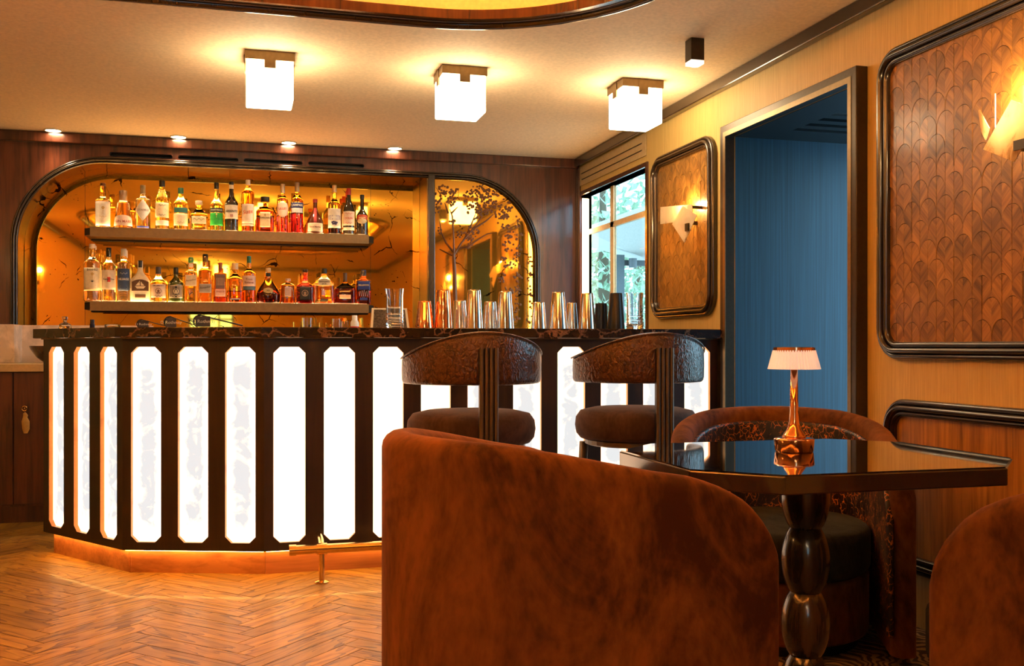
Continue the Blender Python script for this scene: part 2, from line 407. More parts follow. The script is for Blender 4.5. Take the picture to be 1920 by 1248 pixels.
def wallpaper():
    m, nt, b = newmat('woven straw wallcovering')
    v = coords(nt, 'Object', (1, 60, 1.2))
    n1 = N(nt, 'ShaderNodeTexNoise', Scale=4.0, Detail=5.0, Roughness=0.7); nt.links.new(v, n1.inputs['Vector'])
    r = ramp(nt, [(0.3, (0.45, 0.30, 0.085)), (0.7, (0.66, 0.48, 0.17))], n1.outputs[0]); nt.links.new(r.outputs[0], b.inputs['Base Color'])
    b.inputs['Roughness'].default_value = 0.55; bump(nt, b, n1.outputs[0], 0.2, 0.001)
    return m
M['wallpaper'] = wallpaper()
def bluewall():
    m, nt, b = newmat('blue stained panelling')
    v = coords(nt, 'Object', (26, 1, 0.35))
    n1 = N(nt, 'ShaderNodeTexNoise', Scale=4.0, Detail=6.0, Roughness=0.65); nt.links.new(v, n1.inputs['Vector'])
    r = ramp(nt, [(0.3, (0.004, 0.030, 0.064)), (0.75, (0.017, 0.085, 0.158))], n1.outputs[0]); nt.links.new(r.outputs[0], b.inputs['Base Color'])
    b.inputs['Roughness'].default_value = 0.42; bump(nt, b, n1.outputs[0], 0.1, 0.001)
    return m
M['bluewood'] = bluewall()
def parquet():
    return wood('oak plank', (0.14, 0.062, 0.007), (0.49, 0.285, 0.038), scale=(1.6, 1.6, 1), grain=9, rough=0.48, coat=0.06, axis='X', vary=0.24, streak=2.6)
def oakwood(name, vary):
    m, nt, b = newmat(name)
    v = coords(nt, 'Object')
    if vary:
        oi = nt.nodes.new('ShaderNodeObjectInfo'); cb = nt.nodes.new('ShaderNodeCombineXYZ'); ml = N(nt, 'ShaderNodeMath', operation='MULTIPLY'); ml.inputs[1].default_value = 41.0
        nt.links.new(oi.outputs['Random'], ml.inputs[0])
        for k in range(3): nt.links.new(ml.outputs[0], cb.inputs[k])
        ad = N(nt, 'ShaderNodeVectorMath', operation='ADD'); nt.links.new(v, ad.inputs[0]); nt.links.new(cb.outputs[0], ad.inputs[1]); v = ad.outputs[0]
    def stretched(sc_):
        mp = nt.nodes.new('ShaderNodeMapping'); mp.inputs['Scale'].default_value = sc_; nt.links.new(v, mp.inputs[0]); return mp.outputs[0]
    low = N(nt, 'ShaderNodeTexNoise', Scale=1.0, Detail=3.0, Distortion=0.6); nt.links.new(stretched((1.5, 8.5, 3)), low.inputs['Vector'])
    # growth rings: iso-lines of a slow noise give the cathedral figure
    rg = N(nt, 'ShaderNodeMath', operation='MULTIPLY'); rg.inputs[1].default_value = 9.0; nt.links.new(low.outputs[0], rg.inputs[0])
    fr = N(nt, 'ShaderNodeMath', operation='FRACT'); nt.links.new(rg.outputs[0], fr.inputs[0])
    pore = N(nt, 'ShaderNodeTexNoise', Scale=1.0, Detail=5.0, Roughness=0.7); nt.links.new(stretched((5, 75, 20)), pore.inputs['Vector'])
    dk = N(nt, 'ShaderNodeMath', operation='MULTIPLY'); nt.links.new(fr.outputs[0], dk.inputs[0]); nt.links.new(pore.outputs[0], dk.inputs[1])
    r = ramp(nt, [(0.10, (0.47, 0.265, 0.036)), (0.34, (0.37, 0.195, 0.025)), (0.52, (0.15, 0.064, 0.008))], dk.outputs[0]); col = r.outputs[0]
    if vary:
        hs = nt.nodes.new('ShaderNodeHueSaturation'); mr = nt.nodes.new('ShaderNodeMapRange'); nt.links.new(oi.outputs['Random'], mr.inputs[0]); mr.inputs[3].default_value = 1-vary; mr.inputs[4].default_value = 1+vary
        nt.links.new(mr.outputs[0], hs.inputs['Value']); nt.links.new(col, hs.inputs['Color']); col = hs.outputs[0]
    nt.links.new(col, b.inputs['Base Color']); b.inputs['Roughness'].default_value = 0.46; b.inputs['Coat Weight'].default_value = 0.05
    bump(nt, b, dk.outputs[0], 0.12, 0.001)
    return m
M['oak'] = oakwood('oak plank', 0.24)
def carpet():
    m, nt, b = newmat('zebra carpet')
    v = coords(nt, 'Object', (1, 1, 1))
    n0 = N(nt, 'ShaderNodeTexNoise', Scale=3.0, Detail=3.0); nt.links.new(v, n0.inputs['Vector'])
    mv = N(nt, 'ShaderNodeMixRGB', blend_type='ADD'); mv.inputs[0].default_value = 0.5; nt.links.new(v, mv.inputs[1]); nt.links.new(n0.outputs['Color'], mv.inputs[2])
    wv = N(nt, 'ShaderNodeTexWave', Scale=9.0, Distortion=6.0, Detail=2.0); nt.links.new(mv.outputs[0], wv.inputs['Vector'])
    r = ramp(nt, [(0.40, (0.055, 0.028, 0.010)), (0.55, (0.34, 0.21, 0.095))], wv.outputs[0]); nt.links.new(r.outputs[0], b.inputs['Base Color'])
    b.inputs['Roughness'].default_value = 0.95; bump(nt, b, wv.outputs[0], 0.5, 0.004)
    return m
M['carpet'] = carpet()
def leafwood(name, ang):
    m = wood(name, (0.105, 0.043, 0.008), (0.34, 0.162, 0.032), grain=42, rough=0.40, coat=0.15, axis='Z', vary=0.26, rot=(R(ang), 0, 0), streak=0.2)
    return m
M['leafA'] = leafwood('marquetry leaf grain falling', 45); M['leafB'] = leafwood('marquetry leaf grain rising', -45)

# ------------------------------------------------------------------ the room
WX, BY, CZ = 2.40, 6.95, 2.405          # right wall, back wall, ceiling
LX, RY = -2.05, -3.2                    # left wall, rear wall
fR = lambda u, v, n: Vector((WX - n, u, v))         # right wall plane (u = y, v = z, n into the room)
fB = lambda u, v, n: Vector((u, BY - n, v))         # back wall plane (u = x, v = z)

# right wall with window and doorway
WIN = (5.66, 6.87, 0.98, 2.13); DOOR = (3.49, 4.54, 0.0, 2.088)
bm = holed([(RY, 0), (DOOR[0], 0), (DOOR[0], DOOR[3]), (DOOR[1], DOOR[3]), (DOOR[1], 0), (BY+0.4, 0), (BY+0.4, 2.7), (RY, 2.7)],
           [[(WIN[0], WIN[2]), (WIN[1], WIN[2]), (WIN[1], WIN[3]), (WIN[0], WIN[3])]], fR, 0.08)
o = mobj('wall_right', bm, M['wallpaper']); tag(o, kind='structure')

# back wall with the arched opening
AX0, AX1, AT, AR, AB = -1.385, 2.085, 2.243, 0.55, 0.98
def arch(x0, x1, top, r, bot, n=18):
    out = [(x0, bot), (x1, bot)]
    for i in range(n+1): a = R(90*i/n); out.append((x1-r + r*math.cos(a), top-r + r*math.sin(a)))
    for i in range(n+1): a = R(90+90*i/n); out.append((x0+r + r*math.cos(a), top-r + r*math.sin(a)))
    return out
slots = []
for a, b_ in ((205, 323), (334, 447), (457, 567), (578, 683)):
    u0, u1 = at_y(a, 290, BY).x, at_y(b_, 300, BY).x
    slots.append(rrect(u0, u1, 2.272, 2.300, 0.0135, 5))
bm = holed([(LX, 0), (WX, 0), (WX, 2.7), (LX, 2.7)], [arch(AX0, AX1, AT, AR, AB)] + slots, fB, 0.05)
o = mobj('wall_back', bm, M['darkwood']); tag(o, kind='structure')
bm = BM(); box(bm, LX, WX, BY+0.42, BY+0.46, 0, 2.7); tag(mobj('wall_outer', bm, M['blackwood']), kind='structure')
bm = BM(); box(bm, -0.9, 0.9, BY+0.10, BY+0.12, 2.255, 2.32); tag(mobj('trim_1', bm, M['black']), kind='structure')

# left and rear walls
bm = BM(); box(bm, LX-0.15, LX, RY, BY+0.4, 0, 2.7); tag(mobj('wall_left', bm, M['wallpaper']), kind='structure')
bm = holed([(LX-0.15, 0), (WX+0.2, 0), (WX+0.2, 2.7), (LX-0.15, 2.7)], [[(-0.85, 1.15), (-0.10, 1.15), (-0.10, 2.15), (-0.85, 2.15)]],
           lambda u, v, n: Vector((u, RY + n, v)), 0.15)
tag(mobj('wall_rear', bm, M['wallpaper']), kind='structure')
wr = setting('window_2')
bm = BM()
for x in (-0.85, -0.615, -0.365, -0.14): box(bm, x, x+0.04, RY-0.10, RY-0.02, 1.15, 2.15)
for z in (1.15, 1.48, 1.80, 2.11): box(bm, -0.85, -0.10, RY-0.10, RY-0.02, z, z+0.04)
mobj('window_frame', bm, M['bronze'], wr)

# ceiling with the rounded recess
RC = (-1.55, 1.535, -0.10, 4.040)
hole = rrect(RC[0], RC[1], RC[2], RC[3], 0.80, 16)
bm = holed([(LX-0.15, RY-0.15), (WX+0.2, RY-0.15), (WX+0.2, BY+0.46), (LX-0.15, BY+0.46)], [hole], lambda u, v, n: Vector((u, v, CZ - n)), 0.10)
tag(mobj('ceiling', bm, M['ceiling']), kind='structure')
cove = setting('ceiling_recess')
fC = lambda u, v, n: Vector((u, v, CZ - n))
mobj('recess_moulding', sweep(hole, [(-a, h) for a, h in ribs(0.095, 0.050, 3)], fC), M['blackwood'], cove, smooth=True, autos=50)
mobj('recess_lip', sweep(hole, [(0.0, 0.02), (0.0, 0.030), (0.03, 0.030), (0.03, -0.008), (0.0, -0.008)], fC), M['redwood'], cove)
hole2 = rrect(RC[0]-0.12, RC[1]+0.12, RC[2]-0.12, RC[3]+0.12, 0.92, 16)
mobj('recess_wall', sweep(hole2, [(0, -0.10), (0, -0.30)], fC), M['ceiling'], cove)
bm = BM(); prism(bm, hole2, CZ+0.30, CZ+0.34); mobj('recess_ceiling', bm, M['ceiling'], cove)
mobj('led_strip', sweep(hole2, [(0.03, -0.105), (0.03, -0.125), (0.06, -0.125), (0.06, -0.105)], fC), emit(AMBER, E_COVE), cove)

# crowns
def bar_box(name, p, q, wd, z0, z1, mat, side=1):
    d = (Vector(q) - Vector(p)).normalized(); n = Vector((-d.y, d.x)) * wd * side
    pts = [p, q, (q[0]+n.x, q[1]+n.y), (p[0]+n.x, p[1]+n.y)]
    bm = BM(); prism(bm, pts, z0, z1); o = mobj(name, bm, mat, bevel=0.006); tag(o, kind='structure'); return o
bar_box('trim_2', (LX, BY), (WX, BY), 0.035, 2.338, CZ, M['darkwood'], -1)
bar_box('trim_3', (WX, RY), (WX, BY), 0.040, 2.343, CZ, M['blackwood'], 1)
bar_box('trim_4', (LX, RY), (LX, BY), 0.035, 2.338, CZ, M['blackwood'], -1)
bar_box('trim_5', (LX, RY), (WX, RY), 0.035, 2.338, CZ, M['blackwood'], 1)
bar_box('trim_6', (WX-0.018, BY-0.07), (WX-0.018, BY), 0.018, 0.0, 2.338, M['redwood'], -1)

# moulding round the whole arch, divider, niche
arch_s = setting('bar_arch')
loop = arch(AX0, AX1, AT, AR, AB)
mobj('arch_moulding', sweep(loop[2:] + [loop[0]], [(a, h) for a, h in ribs(-0.0, 0.0, 1)] if False else [(x_-0.022, h) for x_, h in ribs(0.044, 0.034, 3)], fB, closed=False) if False else
     sweep([loop[1]] + loop[2:] + [loop[0]], [(x_-0.022, h) for x_, h in ribs(0.044, 0.034, 3)], fB, closed=False), M['blackwood'], arch_s, smooth=True, autos=50)
DVX = 1.305
bm = BM(); box(bm, DVX-0.026, DVX+0.022, BY-0.034, BY+0.05, AB, AT); mobj('divider', bm, M['blackwood'], arch_s, bevel=0.006)
# niche: reveal and mirror
NY = 7.25
nl = [(DVX-0.026, AB)] + [(DVX-0.026, AT)] + [p for p in loop if p[0] < AX0 + AR + 1e-4 and p[1] > AB + 0.01] + [(AX0, AB)]
def strip(loop2, y0, y1, mat, name, parent):
    bm = BM(); rows = [[bm.verts.new((p[0], y, p[1])) for p in loop2] for y in (y0, y1)]
    for i in range(len(loop2)-1): bm.faces.new((rows[0][i], rows[0][i+1], rows[1][i+1], rows[1][i]))
    return mobj(name, bm, mat, parent, smooth=True, autos=30)
strip(nl[1:], BY+0.0, NY, M['redwood'], 'niche_reveal', arch_s)
bm = BM(); box(bm, DVX-0.030, DVX-0.026, BY, NY, AB, AT); mobj('niche_side', bm, M['bronze'], arch_s)
bm = BM(); box(bm, AX0-0.02, DVX, BY, NY, AB-0.04, AB); mobj('niche_sill', bm, M['blackwood'], arch_s)
# mirror panes: seams at the shelf ends
def pane(x0, x1, y, name, mat, parent):
    pts = []
    n = 14
    L = [(AX0 + AR - AR*math.cos(R(90*i/n)), AT - AR + AR*math.sin(R(90*i/n))) for i in range(n+1)]
    Rr = [(AX1 - AR + AR*math.sin(R(90*i/n)), AT - AR + AR*math.cos(R(90*i/n))) for i in range(n+1)]
    top = [(AX0, AB)] + L + Rr + [(AX1, AB)]
    def ztop(x):
        for p, q in zip(top, top[1:]):
            if p[0] <= x <= q[0] and q[0] > p[0]: return p[1] + (q[1]-p[1])*(x-p[0])/(q[0]-p[0])
        return AB + 0.02
    xs = sorted(set([x0, x1] + [p[0] for p in top if x0 < p[0] < x1]))
    pts = [(x, ztop(x)) for x in xs]
    poly = [(x0, AB)] + [(x1, AB)] + list(reversed(pts))
    bm = BM(); a = [bm.verts.new((p[0], y, p[1])) for p in poly]; b = [bm.verts.new((p[0], y+0.008, p[1])) for p in poly]
    bm.faces.new(a); bm.faces.new(list(reversed(b)))
    for i in range(len(poly)): bm.faces.new((a[i], b[i], b[(i+1) % len(poly)], a[(i+1) % len(poly)]))
    return mobj(name, bm, mat, parent)
seams = [AX0+0.001, -1.010, 0.915, DVX-0.03]
for a, b_ in zip(seams, seams[1:]): pane(a+0.0012, b_-0.0012, NY, 'mirror_pane', M['mirror'], arch_s)
bm = BM(); box(bm, AX0, DVX, NY+0.008, NY+0.02, AB, AT+0.02); mobj('mirror_backing', bm, M['black'], arch_s)
TY = BY + 0.012
pane(DVX+0.022, AX1-0.001, TY, 'mirror_pane', M['mirror2'], arch_s)

# etched tree on the right pane
def px2(px, py): p = at_y(px, py, TY); return Vector((p.x, TY-0.002, p.z))
bm = BM()
def branch(pts, r0, r1):
    P = [px2(*p) for p in pts]; n = len(P)
    tube(bm, [Vector((p.x, TY-0.001, p.z)) for p in P], [r0 + (r1-r0)*i/(n-1) for i in range(n)], 6)
branch([(852, 606), (853, 560), (852, 510), (850, 475)], 0.020, 0.013)
for pts in ([(851, 480), (838, 474), (824, 467)], [(850, 472), (836, 455), (827, 435), (824, 412)], [(851, 475), (850, 440), (848, 405), (843, 392)],
            [(852, 476), (865, 455), (880, 437), (893, 420), (905, 405)], [(858, 466), (878, 462), (897, 448), (914, 438), (928, 436)],
            [(868, 452), (884, 420), (892, 400)], [(889, 428), (910, 415), (925, 402)], [(840, 400), (834, 380)], [(846, 400), (858, 388)]):
    branch(pts, 0.009, 0.003)
mobj('etched_trunk', bm, M['relief'], arch_s)
bm = BM(); rnd = random.Random(3)
clusters = [(832,352,10,12),(824,372,12,14),(838,370,10,12),(854,366,12,14),(820,395,7,10),(846,380,8,10),(893,372,24,24),(905,360,14,14),(925,370,18,20),(890,395,16,16),(906,392,14,16),
            (930,392,10,12),(936,408,8,12),(884,437,15,16),(878,455,10,12),(862,440,6,8),(846,415,7,8),(825,430,5,8),(950,390,12,20),(948,415,10,16),(955,440,8,16),(950,462,8,12),
            (970,415,7,12),(972,445,8,12),(968,470,10,14),(966,495,11,10),(970,520,9,12),(967,548,10,14),(968,575,8,12),(968,598,8,10),(993,492,6,12),(995,520,6,10),(995,545,6,12),(994,570,6,10),(993,595,6,10),(945,490,9,14),(940,520,8,12),(952,545,7,12)]
for cx_, cy_, rx, ry in clusters:
    k = max(6, int(rx*ry/9))
    for i in range(k):
        a = rnd.random()*6.283; q = math.sqrt(rnd.random())
        p = px2(cx_ + rx*q*math.cos(a), cy_ + ry*q*math.sin(a)); rr = rnd.uniform(0.006, 0.011)
        vs = [bm.verts.new((p.x + rr*math.cos(t*1.0472), TY-0.0015 - 0.002*rnd.random(), p.z + rr*math.sin(t*1.0472))) for t in range(6)]
        c = bm.verts.new((p.x, TY-0.005, p.z))
        for t in range(6): bm.faces.new((vs[t], vs[(t+1) % 6], c))
bl = mobj('etched_blossom', bm, M['relief'], arch_s); bl['kind'] = 'stuff'

# right wall: window, vent, door casing, panels
win = setting('window_1')
bm = BM()
y0, y1, z0, z1 = WIN
box(bm, WX+0.055, WX+0.078, y0, y1, 1.850, 1.886)
for ym in (6.40,): box(bm, WX+0.055, WX+0.079, ym-0.03, ym+0.03, z0, z1)
mobj('mullion', bm, plain((0.72, 0.55, 0.30), 0.4), win)  # pale tone stands in for the LED light on the bars
bm = BM()
box(bm, WX-0.012, WX+0.078, y0-0.028, y0, z0, z1+0.028); box(bm, WX-0.012, WX+0.078, y1, y1+0.028, z0, z1+0.028)
box(bm, WX-0.012, WX+0.078, y0, y1, z1, z1+0.028); box(bm, WX-0.012, WX+0.078, y0, y1, z0-0.03, z0)
mobj('window_frame', bm, M['redwood'], win)
bm = BM(); box(bm, WX+0.006, WX+0.054, y1-0.008, y1-0.001, z0, z1-0.02); mobj('led_strip', bm, emit(WARM, E_LED), win)
bm = BM(); box(bm, WX+0.006, WX+0.054, y0+0.001, y0+0.008, z0, z1-0.02); mobj('led_strip', bm, emit(WARM, E_LED), win)
for a, b_, c, d in ((y0, 6.37, z0, 1.85), (6.43, y1, z0, 1.85), (y0, 6.37, 1.886, z1), (6.43, y1, 1.886, z1)):
    bm = BM(); box(bm, WX+0.066, WX+0.070, a, b_, c, d); mobj('pane', bm, glass((0.97, 0.99, 1.0), 0.0, 1.02), win)
vent = setting('trim_7')
vg = [[(5.80, 2.255), (6.76, 2.255), (6.76, 2.262), (5.80, 2.262)], [(5.80, 2.285), (6.76, 2.285), (6.76, 2.292), (5.80, 2.292)]]
vg = [[(5.72, z), (6.86, z), (6.86, z+0.008), (5.72, z+0.008)] for z in (2.238, 2.282)]
mobj('vent_panel', holed([(5.66, 2.200), (6.91, 2.200), (6.91, 2.335), (5.66, 2.335)], vg, lambda u, v, n: Vector((WX-0.008-n, u, v)), 0.006), plain((0.50, 0.37, 0.19), 0.5), vent)
bm = BM(); box(bm, WX-0.0015, WX-0.0005, 5.67, 6.90, 2.21, 2.33); mobj('vent_backing', bm, M['black'], vent)

door = setting('door_1')
bm = holed([(3.437, 0), (DOOR[0], 0), (DOOR[0], DOOR[3]), (DOOR[1], DOOR[3]), (DOOR[1], 0), (4.594, 0), (4.594, 2.142), (3.437, 2.142)], [], lambda u, v, n: Vector((WX-0.053-n, u, v)), 0.053)
mobj('casing', bm, M['darkbronze'], door, bevel=0.003)
bm = holed([(3.470, 0), (DOOR[0]+0.004, 0), (DOOR[0]+0.004, DOOR[3]-0.004), (DOOR[1]-0.004, DOOR[3]-0.004), (DOOR[1]-0.004, 0), (4.560, 0), (4.560, 2.108), (3.470, 2.108)], [], lambda u, v, n: Vector((WX-0.055-n, u, v)), 0.004)
mobj('casing_inlay', bm, M['bronze'], door)
# corridor behind the doorway
cor = setting('wall_corridor')
CX1 = 3.40
bm = BM(); box(bm, WX+0.003, CX1, DOOR[1]-0.002, DOOR[1]+0.08, 0, DOOR[3]-0.003) or box(bm, WX+0.085, CX1, DOOR[1]+0.001, DOOR[1]+0.08, DOOR[3]-0.002, DOOR[3]+0.2); mobj('corridor_panelling', bm, M['bluewood'], cor)
bm = BM(); box(bm, WX+0.003, CX1, DOOR[0]-0.08, DOOR[0]+0.002, 0, DOOR[3]-0.003); mobj('corridor_panelling', bm, M['bluewood'], cor)
bm = holed([(WX+0.003, DOOR[0]-0.02), (CX1, DOOR[0]-0.02), (CX1, DOOR[1]+0.02), (WX+0.003, DOOR[1]+0.02)],
           [[(2.60, y), (3.32, y), (3.32, y+0.05), (2.60, y+0.05)] for y in (3.95, 4.06, 4.17, 4.28)], lambda u, v, n: Vector((u, v, DOOR[3]-0.002-n)), -0.0) if False else holed([(WX+0.003, DOOR[0]-0.02), (CX1, DOOR[0]-0.02), (CX1, DOOR[1]+0.02), (WX+0.003, DOOR[1]+0.02)], [[(2.60, y), (3.32, y), (3.32, y+0.05), (2.60, y+0.05)] for y in (3.95, 4.06, 4.17, 4.28)], lambda u, v, n: Vector((u, v, DOOR[3]-0.002-n)), 0.03)
mobj('corridor_soffit', bm, plain((0.010, 0.016, 0.024), 0.4), cor)
bm = BM(); box(bm, 2.55, 3.6, 3.9, 4.36, DOOR[3]+0.07, DOOR[3]+0.08); mobj('vent_backing', bm, M['black'], cor)
bm = BM(); box(bm, WX, CX1, DOOR[0], DOOR[1], -0.02, 0.0); mobj('corridor_floor', bm, M['blackwood'], cor)

# framed marquetry panels on the right wall
def clip_poly(poly, u0, u1, v0, v1):
    def cl(P, inside, inter):
        out = []
        for i in range(len(P)):
            a, b = P[i-1], P[i]
            ia, ib = inside(a), inside(b)
            if ib:
                if not ia: out.append(inter(a, b))
                out.append(b)
            elif ia: out.append(inter(a, b))
        return out
    def iu(c): return lambda a, b: (c, a[1] + (b[1]-a[1])*(c-a[0])/(b[0]-a[0]))
    def iv(c): return lambda a, b: (a[0] + (b[0]-a[0])*(c-a[1])/(b[1]-a[1]), c)
    for ins, it in ((lambda p: p[0] >= u0, iu(u0)), (lambda p: p[0] <= u1, iu(u1)), (lambda p: p[1] >= v0, iv(v0)), (lambda p: p[1] <= v1, iv(v1))):
        if len(poly) < 3: return []
        poly = cl(poly, ins, it)
    return poly
LP, LR, LA = 0.090, 0.074, 0.056
def half_leaf(sd):
    pts = [(0, 0)]
    for i in range(1, 6): a = R(90*i/5); pts.append((sd*LP/2*math.sin(a), -LA*(1-math.cos(a))))
    pts.append((sd*LP/2, -LR))
    for i in range(1, 6): a = R(90*i/5); pts.append((sd*LP/2*math.cos(a) if False else sd*(LP/2 - LP/2*math.sin(a)), -LR - LA*(1-math.cos(a))))
    return pts
def leaf_mesh(poly):
    bm = BM(); k = 0.972
    cu = sum(p[0] for p in poly)/len(poly); cv = sum(p[1] for p in poly)/len(poly)
    pr = [(cu + (p[0]-cu)*k, cv + (p[1]-cv)*k) for p in poly]
    a = [bm.verts.new((0, p[0], p[1])) for p in pr]; b = [bm.verts.new((0.006, p[0], p[1])) for p in poly]
    bm.faces.new(a)
    for i in range(len(a)): bm.faces.new((a[i], a[(i+1) % len(a)], b[(i+1) % len(a)], b[i]))
    bmesh.ops.recalc_face_normals(bm, faces=bm.faces)
    bm.faces.ensure_lookup_table()
    if bm.faces[0].normal.x > 0: bmesh.ops.reverse_faces(bm, faces=bm.faces)
    me = bpy.data.meshes.new('leaf_half'); bm.to_mesh(me); bm.free(); return me
def marquetry(panel, u0, u1, v0, v1):
    base = {s: leaf_mesh(half_leaf(s)) for s in (-1, 1)}
    for s in (-1, 1): base[s].materials.append(M['leafA'] if s > 0 else M['leafB'])
    rows = int((v1-v0)/LR) + 3; rr = random.Random(int(u0*100))
    for j in range(rows):
        vt = v0 + LR*j + 0.02
        c0 = u0 + (LP/2 if j % 2 else 0)
        for i in range(-1, int((u1-u0)/LP) + 2):
            for s in (-1, 1):
                poly = [(c0 + LP*i + p[0], vt + p[1]) for p in half_leaf(s)]
                cp = clip_poly(poly, u0, u1, v0, v1)
                if len(cp) < 3: continue
                area = abs(sum(cp[k-1][0]*cp[k][1] - cp[k][0]*cp[k-1][1] for k in range(len(cp))))/2
                if area < 0.00006: continue
                full = all(u0 <= p[0] <= u1 and v0 <= p[1] <= v1 for p in poly)
                if full: me = base[s]
                else:
                    me = leaf_mesh([(p[0]-(c0+LP*i), p[1]-vt) for p in cp]); me.materials.append(base[s].materials[0])
                o = bpy.data.objects.new('veneer_leaf', me); link(o, panel)
                o.location = (WX - 0.006 - rr.uniform(0, 0.0022), c0 + LP*i, vt)
def framed(name, label, u0, u1, v0, v1, marq=True, wd=0.062, ht=0.042):
    p = thing(name, label, 'wall panel', (-0.0025, 0, 0))
    mobj('moulding', sweep(rrect(u0, u1, v0, v1, 0.115, 10), ribs(wd, ht, 3), fR), M['blackwood'], p, smooth=True, autos=50)
    bm = BM(); box(bm, WX-0.0045, WX-0.0005, u0+wd-0.025, u1-wd+0.025, v0+wd-0.025, v1-wd+0.025)
    if marq:
        mobj('backing', bm, M['blackwood'], p); marquetry(p, u0+wd-0.02, u1-wd+0.02, v0+wd-0.02, v1-wd+0.02)
    else:
        bm.free(); k = 0; u = u0+wd-0.02; rr = random.Random(5)
        ws = [0.16, 0.11, 0.17, 0.13, 0.16, 0.15, 0.12, 0.2]
        while u < u1-wd+0.02 - 1e-4:
            e = min(u1-wd+0.02, u + ws[k % 8]); bm = BM(); box(bm, WX-0.006-rr.uniform(0, .001), WX-0.0005, u+0.0006, e-0.0006, v0+wd-0.02, v1-wd+0.02)
            mobj('veneer_board', bm, M['veneerv'], p); u = e; k += 1
    return p
M['veneerv'] = wood('golden veneer board', (0.16, 0.064, 0.009), (0.48, 0.225, 0.038), grain=22, rough=0.35, coat=0.3, vary=0.25)
framed('marquetry_panel', 'narrow leaf marquetry wall panel with rounded black frame between the window and the doorway', 4.725, 5.535, 1.194, 2.149)
framed('marquetry_panel', 'large leaf marquetry wall panel with rounded black frame right of the doorway, above the table', 2.26, 3.345, 0.985, 2.158)
framed('wainscot_panel', 'plain golden veneer wainscot panel with rounded black frame below the large marquetry panel', 2.05, 3.305, 0.20, 0.835, marq=False)

# floor
fl = setting('floor')
bm = BM(); box(bm, LX-0.15, WX+0.2, RY-0.15, BY+0.46, -0.05, -0.010); mobj('subfloor', bm, M['blackwood'], fl)
PL, PN = 0.50, 6; PW = PL/PN
def plank_mesh():
    bm = BM(); e = 0.0016
    box(bm, e, PL-e, e, PW-e, -0.010, 0.0); bmesh.ops.recalc_face_normals(bm, faces=bm.faces)
    me = bpy.data.meshes.new('plank'); bm.to_mesh(me); bm.free(); me.materials.append(M['oak']); return me
pm = plank_mesh(); c45 = math.sqrt(0.5); stuffs = BM(); X0 = 0.05; rp = random.Random(11)
def in_view(x, y):
    d = x*_s + y*_c
    if d < 1: return False
    u = CX + F*(x*_c - y*_s)/d; v = HY + F*EYE/d
    return -60 < u < 800 and 985 < v < 1300
for gy in range(-140, 140):
    for m in range(-14, 14):
        for kind in (0, 1):
            if kind == 0: gx, g2 = gy + 2*PN*m, gy
            else: gx = gy; g2 = gx - 2*PN + 1 - 2*PN*m
            ox, oy = gx*PW, g2*PW
            w_, h_ = (PL, PW) if kind == 0 else (PW, PL)
            mx_, my_ = ox + w_/2, oy + h_/2
            x, y = (mx_ - my_)*c45 + X0, (mx_ + my_)*c45
            if not (LX-0.3 < x < 1.1 and RY-0.3 < y < BY+0.2): continue
            rx, ry = (ox - oy)*c45 + X0, (ox + oy)*c45
            behind = (y > 4.95 and x > -0.35) or (y > 5.45 and x > -0.75) or x > 0.80
            if in_view(x, y) and not behind and x < 0.80:
                o = bpy.data.objects.new('plank', pm); link(o, fl)
                if kind == 0: o.location = (rx, ry, rp.uniform(-0.0006, 0.0)); o.rotation_euler = (0, 0, R(45))
                else:
                    # plank lies along grid y: turn 135 degrees from its lower right corner
                    qx, qy = ox + PW, oy
                    o.location = ((qx-qy)*c45 + X0, (qx+qy)*c45, rp.uniform(-0.0006, 0.0)); o.rotation_euler = (0, 0, R(135))
            else:
                e = 0.0006
                cs = [(ox+e, oy+e), (ox+w_-e, oy+e), (ox+w_-e, oy+h_-e), (ox+e, oy+h_-e)]
                prism(stuffs, [((a-b)*c45 + X0, (a+b)*c45) for a, b in cs], -0.010, -0.0004)
o = mobj('plank_field', stuffs, wood('oak plank field', (0.14, 0.062, 0.007), (0.49, 0.285, 0.038), grain=12, rough=0.5, coat=0.06, axis='Y'), fl); o['kind'] = 'stuff'
bm = BM(); box(bm, 0.645, 2.39, RY, 4.645, -0.009, 0.006); o = mobj('area_carpet', bm, M['carpet'])
tag(o, 'brown and cream zebra patterned carpet under the table and chairs', 'carpet')

